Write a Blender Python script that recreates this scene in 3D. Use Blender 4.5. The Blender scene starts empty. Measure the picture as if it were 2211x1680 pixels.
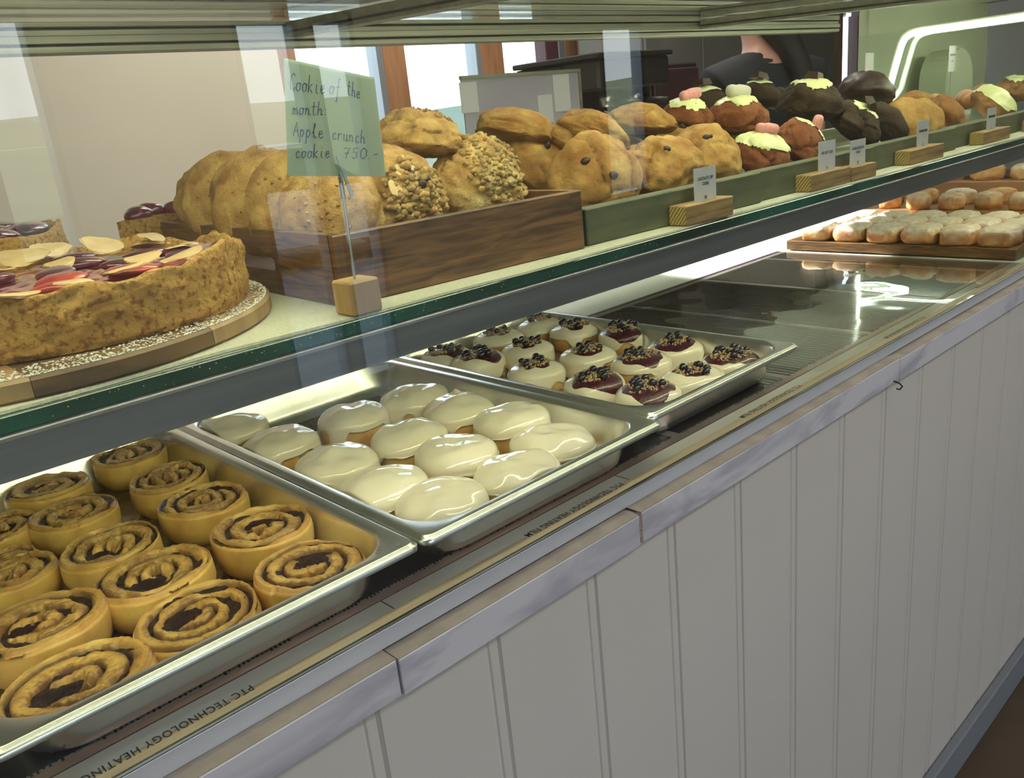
import bpy, math, random
import numpy as np
from mathutils import Matrix, Vector

# ------------------------------------------------------------------ camera, world, lights
SC = bpy.context.scene
COL = SC.collection
R = np.array([[0.7203, -0.6866, -0.0988], [-0.2807, -0.1582, -0.9467], [0.6344, 0.7096, -0.3067]])
u, s_, vt = np.linalg.svd(R); R = u @ vt
F = 1830.4
CAM = np.array([0.0, 0.0, 0.392])
FLOOR = -0.97


def ray(px, py):
    return R.T @ np.array([(px - 1105.5) / F, (py - 840) / F, 1.0])


def at_z(px, py, z):
    r = ray(px, py); return CAM + r * (z - CAM[2]) / r[2]


def at_y(px, py, y):
    r = ray(px, py); return CAM + r * y / r[1]


def at_x(px, py, x):
    r = ray(px, py); return CAM + r * x / r[0]


cd = bpy.data.cameras.new('camera'); cam = bpy.data.objects.new('camera', cd); COL.objects.link(cam)
cd.sensor_width = 36; cd.lens = F / 2211 * 36; cd.clip_start = 0.02; cd.clip_end = 300
M = Matrix.Identity(4)
for i in range(3):
    M[i][0] = R[0][i]; M[i][1] = -R[1][i]; M[i][2] = -R[2][i]; M[i][3] = CAM[i]
cam.matrix_world = M
SC.camera = cam

SC.view_settings.view_transform = 'Standard'
SC.view_settings.look = 'None'
SC.view_settings.gamma = 1
SC.view_settings.exposure = 0.0
SC.view_settings.use_curve_mapping = False

W = bpy.data.worlds.new('sky'); SC.world = W; W.use_nodes = True
nt = W.node_tree; nt.nodes.clear()
wo = nt.nodes.new('ShaderNodeOutputWorld'); wb = nt.nodes.new('ShaderNodeBackground')
tc = nt.nodes.new('ShaderNodeTexCoord'); sx = nt.nodes.new('ShaderNodeSeparateXYZ'); cr = nt.nodes.new('ShaderNodeValToRGB')
cr.color_ramp.elements[0].position = 0.0; cr.color_ramp.elements[0].color = (0.90, 0.95, 1.0, 1)
cr.color_ramp.elements[1].position = 0.6; cr.color_ramp.elements[1].color = (0.56, 0.70, 0.95, 1)
nt.links.new(tc.outputs['Generated'], sx.inputs[0]); nt.links.new(sx.outputs['Z'], cr.inputs[0])
nt.links.new(cr.outputs[0], wb.inputs[0]); nt.links.new(wb.outputs[0], wo.inputs[0])
wb.inputs[1].default_value = 4.2


def area(name, loc, target, size, sizey, power, color, spread=180):
    l = bpy.data.lights.new(name, 'AREA'); l.shape = 'RECTANGLE'; l.size = size; l.size_y = sizey
    l.energy = power; l.color = color; l.spread = math.radians(spread)
    o = bpy.data.objects.new(name, l); COL.objects.link(o); o.location = loc
    d = Vector(target) - Vector(loc)
    o.rotation_euler = d.to_track_quat('-Z', 'Y').to_euler()
    return o


# ceiling lamps of the customer room and the kitchen
area('ceiling_lamp', (1.5, -1.4, 2.42), (1.5, -1.4, 0), 2.4, 0.6, 45, (1.0, 0.95, 0.9))
area('ceiling_lamp', (2.6, 2.2, 2.42), (2.0, 3.8, 0), 2.4, 0.6, 120, (1.0, 0.9, 0.78))
# the lamp strip under the shelf throws most of its light backwards
area('shelf_lamp', (0.85, 0.556, 0.236), (0.85, 0.556 + 0.16, 0.236 - 0.2), 3.1, 0.012, 2.3, (1.0, 0.96, 0.58), 150)
# added spotlight, no real fitting: imitates a sun patch on the powdered pastries
sl = bpy.data.lights.new('added_sun_spot', 'SPOT'); sl.energy = 900; sl.spot_size = math.radians(24); sl.spot_blend = 0.25
sl.color = (1.0, 0.93, 0.84); sl.shadow_soft_size = 0.02
so = bpy.data.objects.new('added_sun_spot', sl); COL.objects.link(so); so.location = (1.6, 2.5, 0.98)
so.rotation_euler = (Vector((1.86, 0.93, 0.03)) - Vector((1.6, 2.5, 0.98))).to_track_quat('-Z', 'Y').to_euler()

# ------------------------------------------------------------------ helpers
rng = np.random.default_rng(7)
random.seed(7)
MATS = {}


def srgb(*c):
    return tuple(((v / 12.92) if v <= 0.04045 else ((v + 0.055) / 1.055) ** 2.4) for v in [x / 255 for x in c])


def mat(name, col=(0.8, 0.8, 0.8), rough=0.5, metal=0.0, col2=None, scale=20, lo=0.35, hi=0.65, bump=0.0, bscale=80, bdist=0.002,
        spec=0.5, attr=False, stretch=(1, 1, 1), emit=None, es=0, sss=0, coat=0, detail=4, noise='noise', distort=0, aniso=0):
    m = bpy.data.materials.new(name); m.use_nodes = True; t = m.node_tree; n = t.nodes; b = n['Principled BSDF']
    b.inputs['Roughness'].default_value = rough; b.inputs['Metallic'].default_value = metal
    b.inputs['Specular IOR Level'].default_value = spec
    if coat: b.inputs['Coat Weight'].default_value = coat; b.inputs['Coat Roughness'].default_value = 0.08
    if sss: b.inputs['Subsurface Weight'].default_value = sss; b.inputs['Subsurface Radius'].default_value = (0.01, 0.007, 0.004); b.inputs['Subsurface Scale'].default_value = 0.6
    if emit: b.inputs['Emission Color'].default_value = (*emit, 1); b.inputs['Emission Strength'].default_value = es
    tc = n.new('ShaderNodeTexCoord'); mp = n.new('ShaderNodeMapping'); mp.inputs['Scale'].default_value = stretch
    t.links.new(tc.outputs['Object'], mp.inputs['Vector'])
    src = None
    if attr:
        a = n.new('ShaderNodeAttribute'); a.attribute_name = 'Col'; src = a.outputs['Color']
    if col2 is not None:
        x = n.new('ShaderNodeTexNoise'); x.inputs['Scale'].default_value = scale; x.inputs['Detail'].default_value = detail
        x.inputs['Distortion'].default_value = distort
        t.links.new(mp.outputs[0], x.inputs['Vector'])
        r = n.new('ShaderNodeValToRGB'); r.color_ramp.elements[0].position = lo; r.color_ramp.elements[1].position = hi
        if attr:
            r.color_ramp.elements[0].color = (*col2, 1); r.color_ramp.elements[1].color = (1, 1, 1, 1)
            mx = n.new('ShaderNodeMix'); mx.data_type = 'RGBA'; mx.blend_type = 'MULTIPLY'; mx.inputs['Factor'].default_value = 1
            t.links.new(x.outputs['Fac'], r.inputs[0]); t.links.new(src, mx.inputs['A']); t.links.new(r.outputs[0], mx.inputs['B'])
            src = mx.outputs['Result']
        else:
            r.color_ramp.elements[0].color = (*col2, 1); r.color_ramp.elements[1].color = (*col, 1)
            t.links.new(x.outputs['Fac'], r.inputs[0]); src = r.outputs[0]
    if src: t.links.new(src, b.inputs['Base Color'])
    else: b.inputs['Base Color'].default_value = (*col, 1)
    if bump:
        x = n.new('ShaderNodeTexNoise'); x.inputs['Scale'].default_value = bscale; x.inputs['Detail'].default_value = 6; x.inputs['Roughness'].default_value = 0.65
        t.links.new(mp.outputs[0], x.inputs['Vector'])
        bp = n.new('ShaderNodeBump'); bp.inputs['Strength'].default_value = bump; bp.inputs['Distance'].default_value = bdist
        t.links.new(x.outputs['Fac'], bp.inputs['Height']); t.links.new(bp.outputs[0], b.inputs['Normal'])
    MATS[name] = m
    return m


def glass_mat(name, tint=(0.97, 1.0, 0.98), f0=0.045, haze=0.0):
    m = bpy.data.materials.new(name); m.use_nodes = True; t = m.node_tree; n = t.nodes; n.clear()
    o = n.new('ShaderNodeOutputMaterial'); tr = n.new('ShaderNodeBsdfTransparent'); gl = n.new('ShaderNodeBsdfGlossy')
    tr.inputs[0].default_value = (*tint, 1); gl.inputs['Roughness'].default_value = 0.0; gl.inputs[0].default_value = (1, 1, 1, 1)
    g = n.new('ShaderNodeNewGeometry'); d = n.new('ShaderNodeVectorMath'); d.operation = 'DOT_PRODUCT'
    t.links.new(g.outputs['Incoming'], d.inputs[0]); t.links.new(g.outputs['Normal'], d.inputs[1])
    def mth(op, a, b=None):
        x = n.new('ShaderNodeMath'); x.operation = op
        for i, v in enumerate((a, b)):
            if v is None: continue
            if isinstance(v, (int, float)): x.inputs[i].default_value = v
            else: t.links.new(v, x.inputs[i])
        return x.outputs[0]
    c = mth('ABSOLUTE', d.outputs['Value']); c = mth('SUBTRACT', 1.0, c); c = mth('POWER', c, 5.0)
    c = mth('MULTIPLY', c, 1 - f0); c = mth('ADD', c, f0)
    mx = n.new('ShaderNodeMixShader'); t.links.new(c, mx.inputs[0]); t.links.new(tr.outputs[0], mx.inputs[1]); t.links.new(gl.outputs[0], mx.inputs[2])
    t.links.new(mx.outputs[0], o.inputs[0]); MATS[name] = m
    return m


def mk(name, V, Fc, m, parent=None, smooth=False, cols=None):
    """one mesh object from vertices and faces (numpy quads/tris or python lists)"""
    me = bpy.data.meshes.new(name); V = np.asarray(V, dtype=np.float32)
    if isinstance(Fc, np.ndarray):
        k = Fc.shape[1]; nf = len(Fc)
        me.vertices.add(len(V)); me.vertices.foreach_set('co', V.ravel())
        me.loops.add(nf * k); me.loops.foreach_set('vertex_index', Fc.astype(np.int32).ravel())
        me.polygons.add(nf); me.polygons.foreach_set('loop_start', np.arange(0, nf * k, k, dtype=np.int32))
        me.polygons.foreach_set('loop_total', np.full(nf, k, dtype=np.int32))
        me.update(calc_edges=True)
    else:
        me.from_pydata([tuple(map(float, v)) for v in V], [], [tuple(int(i) for i in f) for f in Fc]); me.update()
    if cols is not None:
        a = me.color_attributes.new('Col', 'FLOAT_COLOR', 'POINT')
        c4 = np.ones((len(V), 4), dtype=np.float32); c4[:, :3] = np.clip(cols, 0, 1); a.data.foreach_set('color', c4.ravel())
    if smooth: me.polygons.foreach_set('use_smooth', np.ones(len(me.polygons), dtype=bool))
    me.materials.append(MATS[m] if isinstance(m, str) else m)
    o = bpy.data.objects.new(name, me); COL.objects.link(o)
    if parent: o.parent = parent
    return o


def tag(o, label=None, cat=None, group=None, kind=None):
    if label: o['label'] = label
    if cat: o['category'] = cat
    if group: o['group'] = group
    if kind: o['kind'] = kind
    return o


def thing(name, label, cat, loc=(0, 0, 0), rz=0, group=None):
    o = bpy.data.objects.new(name, None); COL.objects.link(o); o.location = loc; o.rotation_euler = (0, 0, rz)
    o.empty_display_size = 0.02
    return tag(o, label, cat, group)


class MB:
    """collects boxes, tubes and prisms into one mesh"""
    def __init__(s): s.v = []; s.f = []
    def add(s, V, Fc):
        n = len(s.v); s.v += [tuple(p) for p in V]; s.f += [tuple(i + n for i in f) for f in Fc]; return s
    def box(s, lo, hi, bev=0.0):
        x0, y0, z0 = lo; x1, y1, z1 = hi
        if bev <= 0:
            V = [(x, y, z) for z in (z0, z1) for y in (y0, y1) for x in (x0, x1)]
            return s.add(V, [(0, 2, 3, 1), (4, 5, 7, 6), (0, 1, 5, 4), (2, 6, 7, 3), (0, 4, 6, 2), (1, 3, 7, 5)])
        b = min(bev, (x1 - x0) / 2.01, (y1 - y0) / 2.01, (z1 - z0) / 2.01)
        V = []; idx = {}
        for a, X in enumerate((x0, x1)):
            for c, Y in enumerate((y0, y1)):
                for e, Z in enumerate((z0, z1)):
                    sx, sy, sz = (1 - 2 * a) * b, (1 - 2 * c) * b, (1 - 2 * e) * b
                    idx[a, c, e, 0] = len(V); V.append((X, Y + sy, Z + sz))
                    idx[a, c, e, 1] = len(V); V.append((X + sx, Y, Z + sz))
                    idx[a, c, e, 2] = len(V); V.append((X + sx, Y + sy, Z))
        I = lambda *k: idx[k]
        Fc = []
        for a in (0, 1):
            q = [I(a, 0, 0, 0), I(a, 1, 0, 0), I(a, 1, 1, 0), I(a, 0, 1, 0)]; Fc.append(q if a else q[::-1])
            q = [I(0, a, 0, 1), I(1, a, 0, 1), I(1, a, 1, 1), I(0, a, 1, 1)]; Fc.append(q[::-1] if a else q)
            q = [I(0, 0, a, 2), I(1, 0, a, 2), I(1, 1, a, 2), I(0, 1, a, 2)]; Fc.append(q if a else q[::-1])
        for a in (0, 1):
            for c in (0, 1):
                q = [I(a, c, 0, 0), I(a, c, 1, 0), I(a, c, 1, 1), I(a, c, 0, 1)]; Fc.append(q if a != c else q[::-1])
                q = [I(a, 0, c, 0), I(a, 1, c, 0), I(a, 1, c, 2), I(a, 0, c, 2)]; Fc.append(q[::-1] if a != c else q)
                q = [I(0, a, c, 1), I(1, a, c, 1), I(1, a, c, 2), I(0, a, c, 2)]; Fc.append(q if a != c else q[::-1])
        for a in (0, 1):
            for c in (0, 1):
                for e in (0, 1):
                    q = [I(a, c, e, 0), I(a, c, e, 1), I(a, c, e, 2)]; Fc.append(q if (a + c + e) % 2 else q[::-1])
        return s.add(V, Fc)
    def tube(s, pts, r, n=8, cap=True):
        pts = [Vector(p) for p in pts]; rs = r if hasattr(r, '__len__') else [r] * len(pts); V = []; Fc = []
        up = None
        for i, p in enumerate(pts):
            d = (pts[min(i + 1, len(pts) - 1)] - pts[max(i - 1, 0)]).normalized()
            if up is None: up = Vector((0, 0, 1)) if abs(d.z) < 0.9 else Vector((1, 0, 0))
            a = d.cross(up).normalized(); b = a.cross(d).normalized(); up = b
            for k in range(n):
                t = 2 * math.pi * k / n; V.append(p + (a * math.cos(t) + b * math.sin(t)) * rs[i])
        for i in range(len(pts) - 1):
            for k in range(n):
                k2 = (k + 1) % n; Fc.append((i * n + k, i * n + k2, (i + 1) * n + k2, (i + 1) * n + k))
        if cap: Fc.append(tuple(range(n))[::-1]); Fc.append(tuple((len(pts) - 1) * n + k for k in range(n)))
        return s.add(V, Fc)
    def prism(s, prof, x0, x1, axis=0):
        """profile (a,b) extruded along an axis: axis 0 -> prof is (y,z)"""
        n = len(prof); V = []
        for x in (x0, x1):
            for a, b in prof: V.append((x, a, b) if axis == 0 else ((a, x, b) if axis == 1 else (a, b, x)))
        Fc = [(k, (k + 1) % n, n + (k + 1) % n, n + k) for k in range(n)] + [tuple(range(n))[::-1], tuple(range(n, 2 * n))]
        return s.add(V, Fc)
    def build(s, name, m, parent=None, smooth=False): return mk(name, s.v, s.f, m, parent, smooth)


def box(name, lo, hi, m, parent=None, bev=0.0): return MB().box(lo, hi, bev).build(name, m, parent)


# ---- vector noise
def _h(ix, iy, iz, s):
    n = (ix.astype(np.int64) * 374761393 + iy.astype(np.int64) * 668265263 + iz.astype(np.int64) * 2147483647 + s * 974634777) & 0xffffffff
    n = ((n ^ (n >> 13)) * 1274126177) & 0xffffffff
    n = (n ^ (n >> 16)) & 0xffffff
    return n / 0xffffff * 2 - 1


def vnoise(P, sc=1.0, seed=0):
    P = P * sc; I = np.floor(P); f = P - I; f = f * f * (3 - 2 * f); I = I.astype(np.int64); o = 0
    for dx in (0, 1):
        for dy in (0, 1):
            for dz in (0, 1):
                w = (f[:, 0] if dx else 1 - f[:, 0]) * (f[:, 1] if dy else 1 - f[:, 1]) * (f[:, 2] if dz else 1 - f[:, 2])
                o = o + w * _h(I[:, 0] + dx, I[:, 1] + dy, I[:, 2] + dz, seed)
    return o


def fbm(P, sc=1.0, oc=3, seed=0):
    o = 0; a = 1
    for k in range(oc): o = o + a * vnoise(P, sc * 2 ** k, seed + 13 * k); a *= 0.5
    return o


def worley(P, n, seed):
    """F2-F1 on the unit sphere: small near cell borders"""
    g = np.random.default_rng(seed); C = g.normal(size=(n, 3)); C /= np.linalg.norm(C, axis=1)[:, None]
    d = np.linalg.norm(P[:, None, :] - C[None], axis=2); d.sort(axis=1)
    return d[:, 1] - d[:, 0]


_ico = {}


def ico(k):
    if k not in _ico:
        import bmesh
        bm = bmesh.new(); bmesh.ops.create_icosphere(bm, subdivisions=k, radius=1)
        V = np.array([v.co[:] for v in bm.verts]); Fc = np.array([[v.index for v in f.verts] for f in bm.faces]); bm.free(); _ico[k] = (V, Fc)
    return _ico[k][0].copy(), _ico[k][1]


def grid_faces(nr, nc, wrap=True):
    r = np.arange(nr - 1)[:, None]; c = np.arange(nc if wrap else nc - 1)[None]; c2 = (c + 1) % nc
    return np.stack([r * nc + c, r * nc + c2, (r + 1) * nc + c2, (r + 1) * nc + c], -1).reshape(-1, 4)


def rotm(rx, ry, rz):
    return np.array((Matrix.Rotation(rz, 3, 'Z') @ Matrix.Rotation(ry, 3, 'Y') @ Matrix.Rotation(rx, 3, 'X')))


# ------------------------------------------------------------------ materials
mat('steel', (0.62, 0.62, 0.60), 0.28, 1.0, col2=(0.50, 0.50, 0.48), scale=9, bump=0.03, bscale=300)
mat('pan_steel', (0.80, 0.81, 0.80), 0.27, 0.97, col2=(0.66, 0.64, 0.58), scale=14, lo=0.25, hi=0.5)
mat('pan_syrup', (0.20, 0.13, 0.04), 0.22, 0.0, col2=(0.03, 0.018, 0.006), scale=70, bump=0.9, bscale=160, bdist=0.003, coat=0.6)
mat('pan_crumbs', (0.17, 0.10, 0.045), 0.7, 0.0, col2=(0.07, 0.04, 0.02), scale=200, bump=0.5)
mat('bar_metal', (0.30, 0.31, 0.345), 0.42, 0.85, col2=(0.20, 0.21, 0.24), scale=14, stretch=(0.25, 6, 6), lo=0.3, hi=0.7)
mat('trim_metal', (0.72, 0.77, 0.88), 0.36, 0.55, col2=(0.62, 0.67, 0.78), scale=5, stretch=(0.4, 2, 2))
mat('rail_metal', (0.36, 0.36, 0.28), 0.45, 0.6, col2=(0.25, 0.25, 0.195), scale=10, stretch=(0.15, 5, 12))
mat('rail_dark', (0.035, 0.037, 0.032), 0.5, 0.3)
mat('dark_gap', (0.012, 0.016, 0.012), 0.5)
mat('glass_green', (0.004, 0.11, 0.075), 0.12, 0.0, col2=(0.001, 0.022, 0.018), scale=5, stretch=(1.2, 3, 3), lo=0.38, hi=0.62, spec=0.6)
glass_mat('pane', (0.96, 0.985, 0.97), 0.05)
glass_mat('pane_clear', (0.97, 0.99, 0.98), 0.04)
mat('led', (1, 1, 1), 0.5, emit=(1.0, 0.99, 0.66), es=34)
mat('led_shelf', (1, 1, 1), 0.5, emit=(1.0, 0.97, 0.52), es=5)
mat('led_end', (1, 1, 1), 0.5, emit=(0.90, 1.0, 0.78), es=16)
mat('white_base', (0.70, 0.76, 0.68), 0.35, 0.0, col2=(0.64, 0.70, 0.62), scale=6)
mat('shelf_underside', (0.34, 0.38, 0.34), 0.15, 0.0)
mat('film_clear', (0.46, 0.40, 0.37), 0.30, 0.3, col2=(0.34, 0.28, 0.26), scale=9, stretch=(0.6, 3, 1), coat=0.5)
mat('film_bus', (0.50, 0.37, 0.30), 0.30, 0.55, col2=(0.36, 0.24, 0.20), scale=7, stretch=(0.6, 3, 1))
mat('film_white', (0.44, 0.42, 0.40), 0.3, 0.0, coat=0.4)
mat('film_line', (0.06, 0.03, 0.05), 0.4)
mat('ledge_beige', (0.50, 0.40, 0.29), 0.5, 0.0, col2=(0.40, 0.31, 0.22), scale=16, stretch=(0.5, 3, 1))
mat('ink', (0.012, 0.012, 0.02), 0.5)
mat('ink_soft', (0.06, 0.065, 0.06), 0.6)
mat('ink_blue', (0.05, 0.07, 0.20), 0.6)
mat('panel_white', (0.60, 0.575, 0.545), 0.5, 0.0, col2=(0.57, 0.55, 0.52), scale=3, lo=0.3, hi=0.7)
mat('tile_body', (0.42, 0.37, 0.31), 0.75, 0.0, col2=(0.33, 0.29, 0.245), scale=30)
mat('tile_marble', (0.60, 0.60, 0.66), 0.42, 0.0, col2=(0.40, 0.40, 0.47), scale=9, lo=0.36, hi=0.52, distort=1.2, stretch=(0.6, 1, 1.8))
mat('grout_brown', (0.22, 0.11, 0.07), 0.9, 0.0, col2=(0.5, 0.35, 0.28), scale=400)
mat('kick_grey', (0.20, 0.22, 0.25), 0.5)
mat('floor_brown', (0.10, 0.068, 0.045), 0.45, 0.0, col2=(0.075, 0.05, 0.033), scale=4)
mat('wall_beige', (0.64, 0.60, 0.51), 0.8, 0.0, col2=(0.60, 0.565, 0.475), scale=1.5)
mat('ceiling_white', (0.7, 0.68, 0.64), 0.9)
mat('win_wood', (0.40, 0.20, 0.095), 0.5, 0.0, col2=(0.29, 0.13, 0.06), scale=5, stretch=(6, 6, 0.6))
mat('win_steel', (0.35, 0.38, 0.42), 0.4, 0.6)
mat('grass', (0.17, 0.19, 0.09), 0.9, 0.0, col2=(0.22, 0.18, 0.11), scale=0.12)
mat('asphalt', (0.24, 0.235, 0.23), 0.9)
mat('hill', (0.17, 0.20, 0.125), 0.9, 0.0, col2=(0.13, 0.165, 0.10), scale=0.05)
mat('liner', (0.66, 0.66, 0.50), 0.85, 0.0, col2=(0.54, 0.54, 0.40), scale=420, bump=1.0, bscale=420, bdist=0.0012)
mat('walnut', (0.24, 0.115, 0.040), 0.42, 0.0, col2=(0.060, 0.027, 0.012), scale=11, stretch=(1.6, 1.6, 16), lo=0.32, hi=0.66, distort=1.0, bump=0.15, bscale=60, coat=0.15)
mat('board_pale', (0.42, 0.28, 0.13), 0.5, 0.0, col2=(0.30, 0.18, 0.08), scale=7, stretch=(10, 1, 1), lo=0.3, hi=0.7)
mat('board_wood', (0.20, 0.115, 0.045), 0.5, 0.0, col2=(0.055, 0.028, 0.014), scale=7, stretch=(2, 2, 10), lo=0.35, hi=0.6, bump=0.2)
mat('green_paint', (0.135, 0.140, 0.060), 0.6, 0.0, col2=(0.055, 0.075, 0.038), scale=8, stretch=(2, 10, 12), lo=0.3, hi=0.7, bump=0.3, bscale=60)
mat('green_end', (0.02, 0.05, 0.04), 0.6, 0.0, col2=(0.005, 0.015, 0.012), scale=40, stretch=(1, 4, 1))
mat('pine', (0.55, 0.36, 0.15), 0.55, 0.0, col2=(0.36, 0.21, 0.08), scale=6, stretch=(5, 5, 1), lo=0.3, hi=0.7, bump=0.1)
mat('card_white', (0.62, 0.63, 0.62), 0.6)
mat('card_green', (0.56, 0.64, 0.55), 0.55, 0.0, col2=(0.50, 0.60, 0.50), scale=8)
mat('wire', (0.42, 0.44, 0.42), 0.3, 0.9)
mat('dough', rough=0.42, attr=True, col2=(0.72, 0.60, 0.46), scale=38, lo=0.30, hi=0.62, bump=0.25, bscale=300, bdist=0.0012, spec=0.45, coat=0.12)
mat('cinnamon', (0.050, 0.020, 0.016), 0.30, 0.0, col2=(0.022, 0.010, 0.008), scale=240, lo=0.35, hi=0.62, bump=1.0, bscale=300, bdist=0.004, spec=0.45)
mat('icing', (0.80, 0.735, 0.60), 0.10, 0.0, bump=0.12, bscale=26, bdist=0.004, spec=0.5, sss=0.15, coat=0.35)
mat('icing_lime', (0.76, 0.80, 0.40), 0.3, 0.0, spec=0.5, sss=0.1)
mat('jam', (0.085, 0.008, 0.020), 0.12, 0.0, col2=(0.035, 0.003, 0.012), scale=120, bump=0.5, bscale=200, coat=0.6)
mat('blueberry', (0.020, 0.014, 0.030), 0.2, 0.0, col2=(0.006, 0.005, 0.012), scale=200, coat=0.4)
mat('crumble', (0.60, 0.46, 0.28), 0.8, 0.0, col2=(0.36, 0.25, 0.13), scale=300, bump=0.5, bscale=500)
mat('cookie', rough=0.75, spec=0.25, attr=True, col2=(0.62, 0.47, 0.33), scale=34, lo=0.32, hi=0.62, bump=0.8, bscale=150, bdist=0.0035)
mat('cookie_crumb', rough=0.7, attr=True, col2=(0.62, 0.48, 0.32), scale=60, lo=0.3, hi=0.62, bump=0.9, bscale=150, bdist=0.004)
mat('choc', (0.055, 0.026, 0.015), 0.45, 0.0, col2=(0.03, 0.015, 0.01), scale=60)
mat('gummy', (0.72, 0.27, 0.24), 0.55, 0.0, col2=(0.80, 0.42, 0.38), scale=500, bump=0.5, bscale=700, sss=0.3)
mat('marshmallow', (0.62, 0.60, 0.50), 0.7, 0.0, bump=0.4, bscale=500)
mat('sprinkle', (0.10, 0.09, 0.10), 0.4)
mat('cake_side', rough=0.75, attr=True, col2=(0.52, 0.34, 0.18), scale=230, lo=0.34, hi=0.50, bump=1.0, bscale=190, bdist=0.009)
mat('jelly_red', (0.36, 0.015, 0.022), 0.10, 0.0, col2=(0.11, 0.004, 0.020), scale=22, lo=0.38, hi=0.6, coat=0.8)
mat('plum', (0.16, 0.012, 0.035), 0.14, 0.0, col2=(0.04, 0.004, 0.014), scale=60, bump=0.4, bscale=90, bdist=0.003, coat=0.7)
mat('strawberry', (0.50, 0.06, 0.02), 0.18, 0.0, col2=(0.32, 0.015, 0.02), scale=60, bump=0.3, bscale=200, coat=0.5)
mat('almond', (0.74, 0.55, 0.27), 0.45, 0.0, col2=(0.62, 0.42, 0.18), scale=60)
mat('sugar', (0.78, 0.76, 0.66), 0.9)
mat('strudel', rough=0.7, attr=True, col2=(0.85, 0.70, 0.55), scale=60, bump=0.6, bscale=160, bdist=0.003)
mat('skin', (0.62, 0.34, 0.27), 0.5, sss=0.1)
mat('black_cloth', (0.012, 0.013, 0.020), 0.8)
mat('hair', (0.012, 0.009, 0.009), 0.45, bump=0.6, bscale=60, stretch=(8, 8, 0.6))
mat('trousers', (0.03, 0.035, 0.05), 0.8)
mat('grey_cabinet', (0.17, 0.165, 0.15), 0.5, 0.1, col2=(0.14, 0.135, 0.125), scale=3)
mat('dark_machine', (0.045, 0.043, 0.04), 0.35, 0.5)
mat('maroon', (0.07, 0.02, 0.03), 0.4)
mat('acrylic', (0.44, 0.45, 0.46), 0.4, 0.0, col2=(0.38, 0.35, 0.42), scale=3)
mat('counter_wood', (0.32, 0.24, 0.16), 0.5)
mat('green_panel', (0.68, 0.74, 0.58), 0.3, 0.0, col2=(0.60, 0.67, 0.50), scale=4)
mat('croissant', rough=0.4, attr=True, col2=(0.7, 0.45, 0.25), scale=60, bump=0.5, bscale=90, bdist=0.003)

mm = MATS['card_green']; nn = mm.node_tree.nodes; b_ = nn['Principled BSDF']; o_ = nn['Material Output']
tl = nn.new('ShaderNodeBsdfTranslucent'); tl.inputs[0].default_value = (0.72, 0.84, 0.70, 1); mx_ = nn.new('ShaderNodeMixShader'); mx_.inputs[0].default_value = 0.45
mm.node_tree.links.new(b_.outputs[0], mx_.inputs[1]); mm.node_tree.links.new(tl.outputs[0], mx_.inputs[2]); mm.node_tree.links.new(mx_.outputs[0], o_.inputs[0])
# ------------------------------------------------------------------ the room
def struct(o): o['kind'] = 'structure'; return o


X0, X1, YF, YB, ZC = -3.2, 9.6, -3.0, 4.1, 2.5
struct(box('floor', (X0, YF, FLOOR - 0.1), (X1, YB, FLOOR), 'floor_brown'))
struct(box('ceiling', (X0, YF, ZC), (X1, YB, ZC + 0.1), 'ceiling_white'))
struct(box('wall_left', (X0 - 0.15, YF, FLOOR), (X0, YB, ZC), 'wall_beige'))
struct(box('wall_right', (X1, YF, FLOOR), (X1 + 0.15, YB, ZC), 'wall_beige'))


def wall_with_openings(name, y0, y1, opens, m):
    """opens: (x0,x1,z0,z1), sorted by x"""
    mb = MB(); x = X0 - 0.15
    for a, b, c, d in opens:
        mb.box((x, y0, FLOOR), (a, y1, ZC))
        if c > FLOOR: mb.box((a, y0, FLOOR), (b, y1, c))
        mb.box((a, y0, d), (b, y1, ZC)); x = b
    mb.box((x, y0, FLOOR), (X1 + 0.15, y1, ZC))
    return struct(mb.build(name, m))


# back wall: a run of tall windows between orange timber posts
bw = [(2.33, 3.00), (3.08, 3.70), (3.80, 4.24), (4.33, 4.72), (7.72, 8.02), (8.12, 8.78), (8.86, 9.4)]
wall_with_openings('wall_back', 4.0, 4.1, [(2.27, 4.78, -0.12, 2.4), (7.55, 9.45, -0.12, 2.4)], 'wall_beige')
# front wall (behind the camera): glazed doors and windows, seen as reflections in the case glass
fw_ = [(-2.0, 1.19, -0.02, 1.0), (2.06, 2.42, -0.97, 0.98), (2.48, 2.75, -0.97, 0.98), (4.72, 5.18, -0.25, 0.93)]
wall_with_openings('wall_front', -3.1, -3.0, fw_, 'wall_beige')


def window(n, x0, x1, y, z0, z1, posts, wood='win_wood', pane='pane_clear'):
    w = bpy.data.objects.new('window_%d' % n, None); COL.objects.link(w); w.location = ((x0 + x1) / 2, y, z0); w['kind'] = 'structure'
    L = lambda p: (p[0] - w.location[0], p[1] - w.location[1], p[2] - w.location[2])
    def part(name, lo, hi, m):
        return box(name, L(lo), L(hi), m, w, 0.004)
    for a, b, m in posts: part('post', (a, y - 0.05, z0), (b, y + 0.05, z1), m)
    part('sill', (x0, y - 0.06, z0), (x1, y + 0.06, z0 + 0.03), wood)
    part('head', (x0, y - 0.05, z1 - 0.05), (x1, y + 0.05, z1), wood)
    part('glass', (x0, y - 0.004, z0 + 0.03), (x1, y + 0.004, z1 - 0.05), pane)
    return w


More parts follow.
